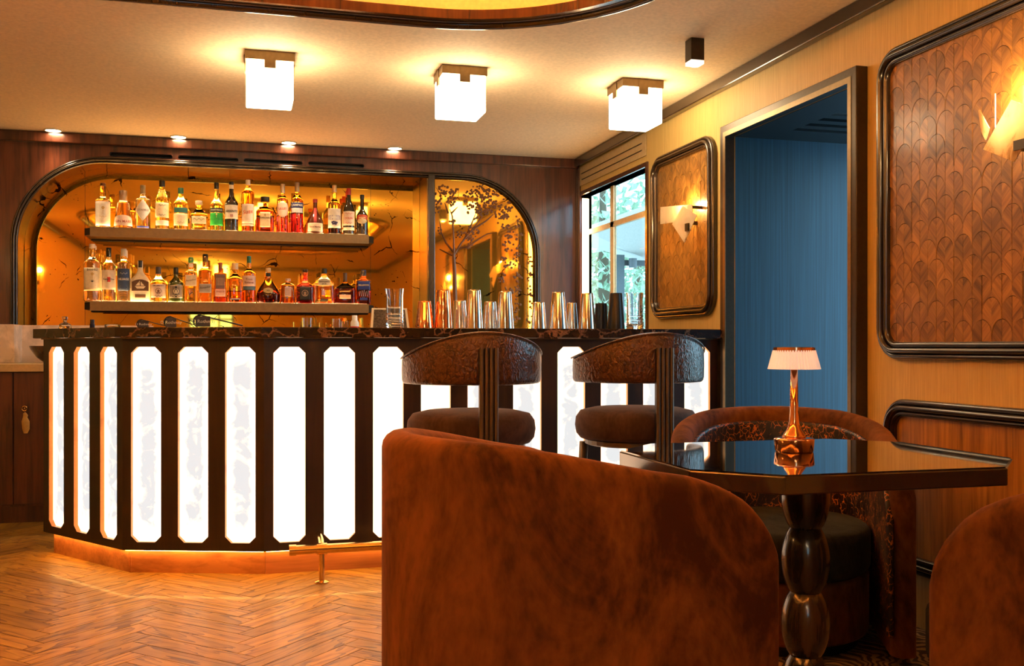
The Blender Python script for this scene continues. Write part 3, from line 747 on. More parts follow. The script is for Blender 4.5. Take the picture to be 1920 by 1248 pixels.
# ------------------------------------------------------------------ the bar
FA, FB, FC_, FD = Vector((-0.94, 5.396)), Vector((-0.513, 4.816)), Vector((0.104, 4.611)), Vector((2.345, 4.618))
bar = thing('bar_counter', 'long faceted bar with glowing white stone panels in dark wooden frames', 'bar')
def facet(p, q, n, zb=0.11, zt=1.07, po=0.60):
    L = (q - p).length; d = (q - p)/L; nr = Vector((d.y, -d.x))      # outward normal
    f = lambda u, v, h: Vector((p.x + d.x*u + nr.x*h, p.y + d.y*u + nr.y*h, v))
    pitch = L/n; hw = pitch*po/2; ch = 0.028; za, zc = 0.147, 1.030; holes = []
    for i in range(n):
        c = pitch*(i+0.5)
        holes.append([(c-hw+ch, za), (c+hw-ch, za), (c+hw, za+ch), (c+hw, zc-ch), (c+hw-ch, zc), (c-hw+ch, zc), (c-hw, zc-ch), (c-hw, za+ch)])
    mobj('front_frame', holed([(0, zb), (L, zb), (L, zt), (0, zt)], holes, f, 0.030), M['barframe'], bar).data.materials.append(M['lip'])
    for i in range(n):
        c = pitch*(i+0.5); bm = BM(); vs = []
        for h in (-0.021, -0.029):
            vs.append([bm.verts.new(f(c + s*(hw+0.002), z, h)) for s, z in ((-1, za-0.002), (1, za-0.002), (1, zc+0.002), (-1, zc+0.002))])
        bm.faces.new(vs[0]); bm.faces.new(list(reversed(vs[1])))
        for k in range(4): bm.faces.new((vs[0][k], vs[1][k], vs[1][(k+1) % 4], vs[0][(k+1) % 4]))
        mobj('stone_panel', bm, M['onyxb'] if n == 10 and i < 4 else M['onyx'], bar)
    # backing, plinth and the light strip under the skirt
    def seg(name, h0, h1, z0, z1, mat, e=0.0):
        bm = BM(); prism(bm, [f(-e, 0, h0)[:2], f(L+e, 0, h0)[:2], f(L+e, 0, h1)[:2], f(-e, 0, h1)[:2]], z0, z1); return mobj(name, bm, mat, bar)
    seg('backing', -0.0305, -0.060, 0.11, 1.07, M['black'])
    seg('plinth', -0.045, -0.075, 0.0, 0.112, M['plinth'], -0.008)
    seg('led_strip', -0.024, -0.034, 0.1035, 0.109, emit(AMBER, 15.0), -0.01)
M['lip'] = plain((0.55, 0.20, 0.03), 0.35, 0.2, name='glow-tinted reveal')  # saturated orange paints the panels' edge glow onto the hole reveals
M['barframe'] = wood('near black bar frame', (0.010, 0.0045, 0.002), (0.028, 0.012, 0.005), grain=20, rough=0.38, coat=0.15)
facet(FA, FB, 3); facet(FB, FC_, 3, po=0.64); facet(FC_, FD, 10, po=0.63)
bm = BM(); prism(bm, [(-0.945, 5.405), (-0.915, 5.37), (-0.50, 5.80), (-0.54, 5.84)], 0.11, 1.07); mobj('end_panel', bm, M['barframe'], bar)
bm = BM(); prism(bm, [FD, (FD.x, FD.y+0.60), (2.30, FD.y+0.60), (2.30, FD.y+0.06), (FD.x-0.045, FD.y+0.06)], 0.007, 1.07); mobj('end_panel', bm, M['barframe'], bar)
bm = BM(); prism(bm, [(-0.35, 5.35), (0.25, 5.15), (2.30, 5.15), (2.30, 5.20), (0.27, 5.20), (-0.33, 5.40)], 0.0, 1.07); mobj('rear_panel', bm, M['barframe'], bar)
SLAB = [(-1.008, 5.535), (-0.985, 5.36), (-0.540, 4.762), (0.092, 4.552), (2.347, 4.560), (2.399, 4.596), (2.399, 5.26), (0.30, 5.26), (-0.30, 5.42), (-0.62, 5.86)]
bm = BM(); prism(bm, SLAB, 1.072, 1.118); top = mobj('bar_countertop', bm, M['emperador'], bevel=0.003)
tag(top, 'thick dark brown veined marble countertop on the glowing bar', 'countertop')
bm = BM(); prism(bm, [(-0.955, 5.40), (-0.52, 4.798), (0.10, 4.592), (2.345, 4.598), (2.345, 4.64), (0.12, 4.64), (-0.49, 4.84), (-0.92, 5.42)], 1.066, 1.0719); mobj('copper_edge', bm, M['bronze'], bar)

# foot rail
rail = thing('foot_rail', 'brass foot rail on short posts in front of the bar', 'foot rail', (0, 0, 0))
ry, rz_ = 4.42, 0.148
bm = BM(); tube(bm, [(0.215, ry, rz_), (2.30, ry, rz_)], 0.021, 16); mobj('rail_tube', bm, M['brass'], rail, smooth=True, autos=40)
bm = BM(); tube(bm, [(0.205, ry, rz_), (0.235, ry, rz_)], 0.0245, 16); mobj('end_cap', bm, M['brass'], rail, smooth=True, autos=40)
for px_ in (0.345, 1.30, 2.15):
    bm = BM(); zf = 0.008 if px_ > 0.6 else 0.001; tube(bm, [(px_, ry, zf), (px_, ry, rz_)], 0.0125, 14); po = mobj('post', bm, M['brass'], rail, smooth=True, autos=40)
    bm = BM(); lathe(bm, [(0.032, zf-0.001), (0.032, zf+0.005), (0.016, zf+0.010)], 20, px_, ry); mobj('foot', bm, M['brass'], po, smooth=True, autos=40)
    bm = BM(); tube(bm, [(px_-0.022, ry, rz_), (px_+0.022, ry, rz_)], 0.0255, 16); mobj('collar', bm, M['brass'], po, smooth=True, autos=40)
    bm = BM(); tube(bm, [(px_, ry, rz_), (px_, ry+0.05, rz_+0.030), (px_, 4.6085, rz_+0.032)], 0.012, 12); mobj('bracket', bm, M['brass'], po, smooth=True, autos=40)

# side counter at the back left
cab = thing('side_cabinet', 'dark wood side cabinet with a stone top behind the end of the bar', 'cabinet', (0, 0, 0))
bm = BM(); box(bm, LX+0.005, -0.55, 6.36, 6.90, 0.10, 0.885); mobj('body', bm, M['darkwood'], cab)
for a, b_ in ((LX+0.01, -1.272), (-1.266, -0.56)):
    bm = BM(); box(bm, a, b_, 6.335, 6.36, 0.115, 0.882); mobj('door', bm, M['darkwood'], cab, bevel=0.002)
bm = BM(); box(bm, LX+0.005, -0.55, 6.40, 6.90, 0.0, 0.10); mobj('plinth', bm, M['darkwood'], cab)
bm = BM(); box(bm, LX+0.005, -0.55, 6.30, 6.93, 0.886, 0.930); mobj('stone_top', bm, M['beigestone'], cab, bevel=0.003)
bm = BM(); box(bm, LX+0.005, -0.55, 6.925, 6.945, 0.931, 1.168); mobj('splashback', bm, M['whitestone'], cab)
bm = BM(); box(bm, LX+0.005, -1.335, 6.70, 6.925, 0.931, 1.168); mobj('splashback_return', bm, M['whitestone'], cab, bevel=0.004)
p = at_y(47, 765, 6.33)
key = thing('cabinet_key', 'small brass key with golden tassel in the cabinet door', 'key', (p.x, 6.335, p.z))
bm = BM(); tube(bm, [(0.014*math.cos(R(a)), -0.022, 0.014*math.sin(R(a))) for a in range(0, 370, 30)], 0.0035, 8); tube(bm, [(0, -0.001, 0), (0, -0.022, 0)], 0.006, 8); mobj('bow', bm, M['brass'], key, smooth=True)
bm = BM(); lathe(bm, [(0.002, -0.022), (0.010, -0.030), (0.013, -0.040), (0.012, -0.052), (0.022, -0.075), (0.020, -0.120), (0.010, -0.145)], 14, 0.004, -0.022)
for v in bm.verts: v.co.x += 0.004*math.sin(v.co.z*300); v.co.y = -0.022 + (v.co.y+0.022)*0.4
mobj('tassel', bm, plain((0.55, 0.33, 0.08), 0.7), key)
p = at_z(78, 680, 0.932)
bowl = BM(); lathe(bowl, [(0.045, 0), (0.06, 0.004), (0.10, 0.035), (0.135, 0.085), (0.142, 0.105), (0.136, 0.105), (0.094, 0.038), (0.05, 0.014), (0.001, 0.012)], 28)
bw = mobj('wooden_bowl', bowl, M['redwood'], smooth=True, autos=50); bw.location = (-1.11, 6.70, 0.931); tag(bw, 'dark wooden bowl on the side cabinet behind the bar end', 'bowl')

# ------------------------------------------------------------------ lamps on the ceiling
def cube_lamp(x, y, label):
    t = thing('ceiling_lamp', label, 'ceiling lamp', (x, y, CZ), 0, 'alabaster cube ceiling lamps')
    s = 0.110
    bm = BM(); box(bm, -s+0.003, s-0.003, -s+0.003, s-0.003, -0.222, -0.012); mobj('alabaster_cube', bm, M['alabaster'], t, bevel=0.006)
    bm = BM(); box(bm, -s-0.003, s+0.003, -s-0.003, s+0.003, -0.042, -0.0005); mobj('metal_cap', bm, M['bronze'], t, bevel=0.002)
    for a in range(4):
        bm = BM(); box(bm, -0.026, 0.026, -s-0.006, -s+0.002, -0.080, -0.001); c = mobj('clip', bm, M['bronze'], t); c.rotation_euler = (0, 0, R(90*a))
    return t
cube_lamp(0.135, 4.875, 'glowing alabaster cube ceiling lamp above the angled part of the bar')
cube_lamp(1.062, 4.875, 'glowing alabaster cube ceiling lamp above the middle of the bar')
cube_lamp(1.998, 4.868, 'glowing alabaster cube ceiling lamp above the end of the bar by the wall')
for x, y, wh in ((-0.62, -2.0, 'before the rear window'), (-0.30, -2.6, 'close above the rear window')):  # unseen fill lamps, added to light the chair backs and feed the mirrors
    cube_lamp(x, y, 'added alabaster cube fill lamp ' + wh)
t = thing('spot_lamp', 'small dark square spot lamp on the ceiling near the doorway', 'spot lamp', (1.965, 4.09, CZ))
bm = BM(); box(bm, -0.032, 0.032, -0.032, 0.032, -0.098, -0.0005); mobj('housing', bm, M['darkbronze'], t, bevel=0.002)
bm = BM(); box(bm, -0.031, 0.031, -0.031, 0.031, -0.114, -0.098); mobj('glass_rim', bm, emit((1, 0.85, 0.62), 0.8), t)
bm = BM(); lathe(bm, [(0.020, -0.117), (0.020, -0.1141)], 18); mobj('bulb', bm, emit(SOFT, 30.0), t)
for i, (px_, py_) in enumerate(((100, 244), (335, 257), (541, 268), (740, 278))):
    p = at_z(px_, py_, CZ)
    t = thing('recessed_downlight', 'round recessed downlight in the ceiling above the arched back bar', 'downlight', (p.x, 6.862, CZ), 0, 'recessed downlights above the back bar')
    bm = BM(); lathe(bm, [(0.044, -0.004), (0.044, -0.0005)], 24); mobj('lens', bm, emit(SOFT, 34.0), t)
    bm = BM(); tube(bm, [(0.049*math.cos(R(a)), 0.049*math.sin(R(a)), -0.003) for a in range(0, 375, 15)], 0.005, 8); mobj('rim', bm, plain((0.7, 0.6, 0.45), 0.4), t, smooth=True)
    l = bpy.data.lights.new('downlight', 'SPOT'); l.energy = 9; l.color = SOFT; l.spot_size = R(80); l.spot_blend = 0.6; l.shadow_soft_size = 0.03
    lo = bpy.data.objects.new('downlight', l); lo.location = (0, 0, -0.012); link(lo, t)

# ------------------------------------------------------------------ wall sconces: alabaster plates
def plate(t, pts, x, th, name='alabaster_plate', tilt=None):
    """pts: (y, z) outline on the plane x = wall - x; tilt: extra x per metre of y and z"""
    bm = BM(); ty, tz = tilt or (0, 0)
    cy = sum(p[0] for p in pts)/len(pts); cz = sum(p[1] for p in pts)/len(pts)
    a = [bm.verts.new((WX - x + ty*(p[0]-cy) + tz*(p[1]-cz), p[0], p[1])) for p in pts]
    b = [bm.verts.new((WX - x + th*0.3 + ty*(p[0]-cy) + tz*(p[1]-cz), p[0], p[1])) for p in pts]
    bm.faces.new(a); bm.faces.new(list(reversed(b)))
    for i in range(len(pts)): bm.faces.new((a[i], b[i], b[(i+1) % len(pts)], a[(i+1) % len(pts)]))
    return mobj(name, bm, M['sconce'], t)
def wlight(t, loc, e, col=WARM, r=0.025):
    l = bpy.data.lights.new('bulb', 'POINT'); l.energy = e; l.color = col; l.shadow_soft_size = r
    lo = bpy.data.objects.new('bulb', l); lo.location = loc; link(lo, t); return lo
t = thing('wall_sconce', 'alabaster plate wall sconce on the narrow marquetry panel', 'wall lamp', (0, 0, 0), 0, 'alabaster wall sconces')
q = lambda pts, X: [(at_x(a, b, X).y, at_x(a, b, X).z) for a, b in pts]
plate(t, q([(1238, 388), (1297, 383), (1299, 412), (1238, 420)], 2.31), 0.09, 0.012)
plate(t, q([(1280, 386), (1306, 403), (1283, 455), (1260, 420)], 2.285), 0.115, 0.012)
bm = BM(); box(bm, 2.274, 2.294, 4.818, 4.853, 1.642, 1.682); box(bm, 2.294, 2.394, 4.94, 4.96, 1.69, 1.71); mobj('bracket', bm, M['darkbronze'], t)
bm = BM(); box(bm, 2.315, 2.394, 4.885, 4.905, 1.770, 1.785); mobj('bracket', bm, M['darkbronze'], t)
wlight(t, (2.345, 4.98, 1.80), 3.0, (1.0, 0.60, 0.24))
t = thing('wall_sconce', 'alabaster plate wall sconce on the large marquetry panel', 'wall lamp', (0, 0, 0), 0, 'alabaster wall sconces')
plate(t, q([(1825, 206), (1829, 205), (1868, 241), (1853, 263), (1836, 246)], 2.32), 0.08, 0.014, tilt=(0.45, 0))
plate(t, q([(1859, 196), (1867, 175), (1871, 176), (1871, 240), (1859, 240)], 2.34), 0.06, 0.014, tilt=(0.9, 0))
plate(t, q([(1896, 187), (1955, 212), (1901, 303), (1843, 280)], 2.29), 0.11, 0.014)
bm = BM(); box(bm, 2.285, 2.394, 2.49, 2.54, 1.63, 1.66); mobj('bracket', bm, M['darkbronze'], t)
bm = BM(); lathe(bm, [(0.005, 1.70), (0.016, 1.715), (0.016, 1.775), (0.006, 1.795)], 12, 2.355, 2.60); mobj('bulb_glass', bm, emit(SOFT, 22.0), t, smooth=True)
wlight(t, (2.345, 2.58, 1.83), 4.2, (1.0, 0.60, 0.24))
# a sconce of the same kind on the left wall (seen in the mirror)
t = thing('wall_sconce', 'alabaster plate wall sconce on the left wall seen in the mirror', 'wall lamp', (LX, 3.2, 1.7), 0, 'alabaster wall sconces')
bm = BM(); box(bm, 0.05, 0.062, -0.12, 0.10, -0.1, 0.1); mobj('alabaster_plate', bm, M['sconce'], t); bm = BM(); box(bm, 0.0, 0.05, -0.02, 0.02, -0.02, 0.02); mobj('bracket', bm, M['darkbronze'], t)
wlight(t, (0.035, 0.0, 0.13), 3.0)

# ------------------------------------------------------------------ stools
M['stoolmetal'] = plain((0.13, 0.092, 0.06), 0.38, 0.6, name='stool bronze')
def stool(x, y, label):
    t = thing('bar_stool', label, 'bar stool', (x, y, 0.0110), 0, 'bar stools')
    # backrest: padded band round the rear half, arched top
    ro, ri = 0.292, 0.238; n = 36; bm = BM(); rows = []
    for i in range(n+1):
        a = R(-90 - 97 + 194*i/n); u = (i/n - 0.5)*2
        ztop = 0.972 + 0.108*(math.cos(u*math.pi/1.15)*0.5+0.5); zb = 0.868
        e = math.sqrt(max(0.0, 1 - max(0, (abs(u)-0.93)/0.07)**2)); e = max(e, 0.25)
        rm, hw = (ro+ri)/2, (ro-ri)/2*e; zc = (ztop+zb)/2; hz = (ztop-zb)/2*(0.75+0.25*e); row = []
        for k in range(16):
            b_ = 2*math.pi*k/16; cx_, sx_ = math.cos(b_), math.sin(b_)
            kx = abs(cx_)**0.55*(1 if cx_ > 0 else -1); kz = abs(sx_)**0.35*(1 if sx_ > 0 else -1)
            rr = rm + hw*kx; row.append(bm.verts.new((rr*math.cos(a), rr*math.sin(a), zc + hz*kz)))
        rows.append(row)
    for a, b_ in zip(rows, rows[1:]):
        for k in range(16): bm.faces.new((a[k], a[(k+1) % 16], b_[(k+1) % 16], b_[k]))
    bm.faces.new(rows[0]); bm.faces.new(list(reversed(rows[-1])))
    bk = mobj('backrest', bm, M['hide'], t, smooth=True)
    bm = BM(); pts = []
    for i in range(n+1):
        a = R(-90-95+190*i/n); u = (i/n-0.5)*2
        pts.append((ro*math.cos(a), ro*math.sin(a), 0.972 + 0.108*(math.cos(u*math.pi/1.15)*0.5+0.5) - 0.006))
    tube(bm, pts, 0.004, 6); mobj('piping', bm, M['hide'], bk, smooth=True)
    bm = BM(); lathe(bm, [(0.20, 0.618), (0.245, 0.624), (0.262, 0.645), (0.268, 0.68), (0.264, 0.715), (0.245, 0.742), (0.19, 0.755), (0.05, 0.760)], 40); mobj('seat', bm, M['brownvelvet'], t, smooth=True)
    bm = BM(); lathe(bm, [(0.215, 0.595), (0.225, 0.60), (0.225, 0.618)], 36); mobj('seat_plate', bm, M['stoolmetal'], t)
    # ribbed rear post
    po = None
    for k in range(4):
        bm = BM(); xx = (k-1.5)*0.0195; tube(bm, [(xx, -0.305, 0.0), (xx, -0.305, 1.015)], 0.0088, 12); mobj('post_rib', bm, M['stoolmetal'], t, smooth=True, autos=40)
    bm = BM(); box(bm, -0.037, 0.037, -0.300, -0.286, 0.0, 1.01); mobj('post_core', bm, M['black'], t)
    bm = BM(); box(bm, -0.030, 0.030, -0.300, -0.20, 0.585, 0.612); mobj('seat_arm', bm, M['stoolmetal'], t)
    for s in (-1, 1):
        bm = BM(); tube(bm, [(s*0.20, 0.12, 0.60), (s*0.22, 0.16, 0.0)], 0.020, 12); mobj('leg', bm, M['stoolmetal'], t, smooth=True)
    bm = BM(); tube(bm, [(0.212, 0.15, 0.24), (0, 0.17, 0.24), (-0.212, 0.15, 0.24), (-0.02, -0.285, 0.24), (0.02, -0.285, 0.24), (0.212, 0.15, 0.24)], 0.011, 10); mobj('footrest', bm, M['brass'], t, smooth=True)
    return t
stool(0.930, 4.05, 'bar stool with crackled leather band back nearer the angled end of the bar')
stool(1.672, 4.06, 'bar stool with crackled leather band back nearer the doorway')

# ------------------------------------------------------------------ tub chairs
def tub_chair(x, y, ang, label, H=0.832, ff=1.18):
    """faces local +y; ang: turn about z"""
    t = thing('tub_chair', label, 'armchair', (x, y, 0.006), ang, 'rust velvet tub chairs round the table')
    hw, yf, th = 0.352, 0.34, 0.080
    path = []
    n1, n2 = 22, 34
    for i in range(n1+1):
        s_ = math.sin(R(90*i/n1)); path.append((hw, yf - (yf+0.03)*(1 - math.sqrt(max(0, 1 - 0.0))) if False else yf*(1-i/n1) + (-0.03)*(i/n1)))
    for i in range(1, n2): a = -math.pi*i/n2; path.append((hw*math.cos(a), -0.03 + 0.378*math.sin(a)))
    for i in range(n1+1): path.append((-hw, -0.03 + (yf+0.03)*(i/n1)))
    # spread samples more closely near the arm fronts
    path = [(p[0], (yf - (yf-p[1])**1.6/ (yf+0.03)**0.6) if p[1] > -0.03 and abs(abs(p[0])-hw) < 1e-6 else p[1]) for p in path]
    PR = [(-0.415, 0.832), (-0.3, 0.822), (-0.2, 0.804), (-0.1, 0.783), (0, 0.762), (0.09, 0.747), (0.14, 0.732), (0.19, 0.714), (0.24, 0.687), (0.275, 0.657), (0.305, 0.617), (0.325, 0.577), (0.34, 0.52)]
    def hgt(yy, xx=0):
        yy = max(-0.415, min(0.34, yy))
        for (ya, za), (yb, zb) in zip(PR, PR[1:]):
            if yy <= yb: return za + (zb-za)*(yy-ya)/(yb-ya) + H - 0.832
        return PR[-1][1] + H - 0.832
    def nrm(i):
        a = path[max(0, i-1)]; b = path[min(len(path)-1, i+1)]; d = Vector((b[0]-a[0], b[1]-a[1])).normalized()
        return Vector((d.y, -d.x)) * -1
    def shell(o0, o1, zb, drop, mat, name, rim, smooth=True):
        bm = BM(); rows = []
        for i, p in enumerate(path):
            n = nrm(i); n = -n if n.dot(Vector(p) - Vector((0, 0.1 if abs(p[0]) > 0.3 else 0))) < 0 else n
            if abs(abs(p[0])-hw) < 1e-6 and p[1] > 0: n = Vector((1 if p[0] > 0 else -1, 0))
            h = hgt(p[1], p[0]) - drop; d = (yf - p[1]); e = 1.0
            if rim and d < 0.035: e = math.sqrt(max(0.05, 1 - (1 - d/0.035)**2))
            m, hf = (o0+o1)/2, (o0-o1)/2*e; row = []
            zs = [zb, zb + 0.02, (zb+h)*0.35, (zb+h)*0.65]
            for z in zs: row.append((m + hf, min(z, h-hf)))
            for k in range(9):
                a = math.pi*k/8; row.append((m + hf*math.cos(a), h - hf + hf*math.sin(a)))
            for z in reversed(zs): row.append((m - hf, min(z, h-hf)))
            rows.append([bm.verts.new((p[0] + n.x*o, p[1] + n.y*o, z)) for o, z in row])
        for a, b_ in zip(rows, rows[1:]):
            for k in range(len(a)-1): bm.faces.new((a[k], a[k+1], b_[k+1], b_[k]))
            bm.faces.new((a[-1], a[0], b_[0], b_[-1]))
        bm.faces.new(rows[0]); bm.faces.new(list(reversed(rows[-1])))
        return mobj(name, bm, mat, t, smooth=True, autos=60)
    shell(th/2, -th/2, 0.035, 0.0, M['rust'], 'shell', True)
    shell(-th/2+0.010, -th/2-0.014, 0.10, 0.055, M['crackle'], 'inner_lining', True)
    def drum(z0, z1, r, ff, mat, name, rd):
        bm = BM(); prof = []
        for k in range(5): a = R(90*k/4); prof.append((r - rd*(1-math.sin(a)), z0 + rd*(1-math.cos(a))))
        for k in range(5): a = R(90*k/4); prof.append((r - rd*(1-math.cos(a)), z1 - rd*(1-math.sin(a))))
        prof.append((0.02, z1+0.012)); lathe(bm, prof, 44)
        for v in bm.verts:
            if v.co.y > 0: v.co.y *= ff
            v.co.y += 0.0
        return mobj(name, bm, mat, t, smooth=True)
    drum(0.252, 0.412, 0.298, ff, M['darkvelvet'], 'seat_cushion', 0.035)
    drum(0.045, 0.250, 0.292, ff*0.97, M['rust'], 'seat_base', 0.012)
    drum(0.0, 0.050, 0.26, ff*0.92, M['black'], 'plinth', 0.005)
    return t
def cam2room(X, d): return (X*_c + d*_s, d*_c - X*_s)
x, y = cam2room(0.130, 2.42)
tub_chair(x, y, R(-90 + 28 - 15.3), 'rust velvet tub chair showing its back in front of the bar stools')
x, y = cam2room(0.965, 3.56)
tub_chair(x, y, R(180 - 26), 'rust velvet tub chair with crackled lining between the table and the doorway', 0.79)
x, y = cam2room(1.39, 2.20)
tub_chair(x, y, R(-90 + 140 - 15.3), 'rust velvet tub chair close to the wainscot panel, showing only its back', ff=1.52)

# ------------------------------------------------------------------ table and lamp
tb = thing('cocktail_table', 'black mirror-topped octagonal table on a turned beaded pedestal', 'table', (1.490, 2.395, 0.006))
def octa(hx, hy, ch): return [(-hx+ch, -hy), (hx-ch, -hy), (hx, -hy+ch), (hx, hy-ch), (hx-ch, hy), (-hx+ch, hy), (-hx, hy-ch), (-hx, -hy+ch)]
TZ = 0.734
bm = BM(); prism(bm, octa(0.462, 0.385, 0.160), TZ-0.046, TZ-0.0035); mobj('edge_band', bm, M['edge'], tb, bevel=0.003)
bm = BM(); prism(bm, octa(0.458, 0.381, 0.159), TZ-0.0034, TZ); mobj('mirror_top', bm, M['tabletop'], tb)
prof = []; z = TZ-0.046
def bulb(z1, h, rn, rb, n=14): return [(rn + (rb-rn)*math.sin(math.pi*i/n)**0.72, z1 - h*i/n) for i in range(n)]
prof = [(0.05, z)]
zz = z + 0.018
for k in range(4):
    for r_, zq in bulb(zz, 0.172, 0.041, 0.0645):
        if zq < z - 0.001: prof.append((r_, zq))
    zz -= 0.172
prof = [p for p in prof if p[1] > 0.03] + [(0.05, 0.028), (0.20, 0.016), (0.21, 0.0)]
bm = BM(); lathe(bm, list(reversed(prof)), 32, -0.012, 0.0); mobj('pedestal', bm, M['pedestal'], tb, smooth=True, autos=35)
lp = at_z(1489, 846, TZ + 0.006)
lm = thing('table_lamp', 'copper cordless table lamp with pleated white shade on the black table', 'lamp', (lp.x, lp.y, TZ + 0.0065))
bm = BM(); lathe(bm, [(0.050, 0), (0.052, 0.003), (0.055, 0.034), (0.052, 0.037), (0.034, 0.039)], 36); mobj('base', bm, M['copper'], lm, smooth=True, autos=40)
bm = BM(); lathe(bm, [(0.034, 0.037), (0.030, 0.046), (0.020, 0.060), (0.014, 0.078), (0.0115, 0.11), (0.0095, 0.245)], 24); mobj('stem', bm, M['copper'], lm, smooth=True)
bm = BM(); n = 96; rr_ = []
for zq, r0 in ((0.228, 0.0705), (0.280, 0.0565)):
    rr_.append([bm.verts.new(((r0 + 0.0016*(1 if i % 2 else -1))*math.cos(2*math.pi*i/n), (r0 + 0.0016*(1 if i % 2 else -1))*math.sin(2*math.pi*i/n), zq)) for i in range(n)])
for i in range(n): bm.faces.new((rr_[0][i], rr_[0][(i+1) % n], rr_[1][(i+1) % n], rr_[1][i]))
shm, nt_, b_ = newmat('lit pleated shade'); b_.inputs['Base Color'].default_value = (0.86, 0.82, 0.78, 1); b_.inputs['Roughness'].default_value = 0.5
b_.inputs['Emission Color'].default_value = (1.0, 0.82, 0.72, 1); b_.inputs['Emission Strength'].default_value = 0.16
sh = mobj('shade', bm, shm, lm)
md = sh.modifiers.new('thick', 'SOLIDIFY'); md.thickness = 0.0015
bm = BM(); lathe(bm, [(0.050, 0.274), (0.0565, 0.275), (0.0560, 0.288), (0.0535, 0.289)], 36); mobj('top_ring', bm, M['copper'], lm, smooth=True, autos=40)
bm = BM(); lathe(bm, [(0.030, 0.240), (0.034, 0.248), (0.034, 0.27)], 20); mobj('diffuser', bm, plain((0.8, 0.75, 0.7), 0.5), lm)

# ------------------------------------------------------------------ bottle shelves
S1, S2, SF, SB = 1.806, 1.325, 6.925, 7.235
def shelf(ztop, label, x0=-0.935, x1=0.862):
    t = thing('bottle_shelf', label, 'shelf', (0, 0, 0), 0, 'bronze bottle shelves')
    bm = BM(); prism(bm, [(x0+0.004, SF+0.004), (x1-0.004, SF+0.004), (x1+0.040, SF+0.055), (x1+0.040, SB), (x0-0.040, SB), (x0-0.040, SF+0.055)], ztop-0.052, ztop-0.006); mobj('board', bm, M['darkbronze'], t)
    bm = BM(); box(bm, x0, x1, SF, SF+0.006, ztop-0.061, ztop+0.001); mobj('fascia', bm, M['fascia'], t)
    bm = BM(); box(bm, x0+0.01, x1-0.01, SF+0.020, SF+0.185, ztop-0.0058, ztop); mobj('light_panel', bm, emit(WARM, E_SHELF), t)
    bm = BM(); box(bm, x0+0.01, x1-0.01, SF+0.186, SB-0.03, ztop-0.0058, ztop); mobj('glass_top', bm, M['darkbronze'], t)
    bm = BM(); box(bm, x0-0.03, x1+0.03, SB-0.030, SB-0.001, ztop-0.062, ztop-0.052); mobj('support_rail', bm, M['black'], t)
    return t
shelf(S1, 'upper bronze bottle shelf with glowing top in the arched niche')
shelf(S2, 'lower bronze bottle shelf with glowing top in the arched niche')

# ------------------------------------------------------------------ bottles
CLR = (0.98, 0.93, 0.80); 
def graphic(kind, sz):
    bm = BM()
    def poly(pts): bm.faces.new([bm.verts.new((x*sz, y*sz, 0)) for x, y in pts])
    def disc(x, y, r, n=10): poly([(x + r*math.cos(6.2832*k/n), y + r*math.sin(6.2832*k/n)) for k in range(n)])
    def ring(x, y, r, wd, n=16):
        for k in range(n):
            a, b = 6.2832*k/n, 6.2832*(k+1)/n
            poly([(x+r*math.cos(a), y+r*math.sin(a)), (x+r*math.cos(b), y+r*math.sin(b)), (x+(r-wd)*math.cos(b), y+(r-wd)*math.sin(b)), (x+(r-wd)*math.cos(a), y+(r-wd)*math.sin(a))])
    if kind == '@lines':
        for j in (-1, 0, 1): w_ = 0.5 - 0.12*abs(j); poly([(-w_, j*0.14-0.02), (w_, j*0.14-0.02), (w_, j*0.14+0.02), (-w_, j*0.14+0.02)])
    elif kind == '@ring': ring(0, 0, 0.42, 0.08); disc(0, 0.03, 0.18); poly([(-0.26, -0.3), (0.26, -0.3), (0.12, -0.1), (-0.12, -0.1)])
    elif kind == '@agave':
        for k in range(-3, 4): a = R(90 + k*24); poly([(-0.05, 0), (0.05, 0), (0.45*math.cos(a), 0.45*math.sin(a))])
    elif kind == '@flower':
        poly([(-0.025, -0.5), (0.025, -0.5), (0.025, 0.3), (-0.025, 0.3)])
        for k in range(5): a = R(72*k + 90); disc(0.13*math.cos(a), 0.36 + 0.13*math.sin(a), 0.10, 8)
    elif kind == '@ship':
        poly([(-0.5, -0.1), (-0.3, -0.34), (0.3, -0.34), (0.5, -0.1)]); poly([(-0.42, -0.04), (-0.04, -0.04), (-0.04, 0.45)]); poly([(0.04, -0.04), (0.36, -0.04), (0.04, 0.36)])
    elif kind == '@scroll':
        for k in range(12):
            x0, x1 = -0.5 + k/12, -0.5 + (k+1)/12; y0, y1 = 0.09*math.sin(k*1.3), 0.09*math.sin((k+1)*1.3)
            poly([(x0, y0-0.03), (x1, y1-0.03), (x1, y1+0.03), (x0, y0+0.03)])
    elif kind == '@berries':
        for x, y in ((-0.3, 0), (-0.1, 0.06), (0.12, 0.02), (0.32, -0.03), (-0.18, -0.2), (0.03, -0.18), (0.2, -0.22)): disc(x, y, 0.13)
    elif kind == '@slash':
        for k in range(5): x = -0.45 + 0.2*k; poly([(x, -0.3), (x+0.05, -0.3), (x+0.13, 0.2+0.06*(k % 3)), (x+0.08, 0.2+0.06*(k % 3))])
    elif kind == '@grid':
        for k in range(6): x = -0.45 + 0.18*k; poly([(x, -0.5), (x+0.05, -0.5), (x+0.05, 0.5), (x, 0.5)])
        for k in range(5): y = -0.4 + 0.2*k; poly([(-0.45, y), (0.5, y), (0.5, y+0.03), (-0.45, y+0.03)])
    return bm
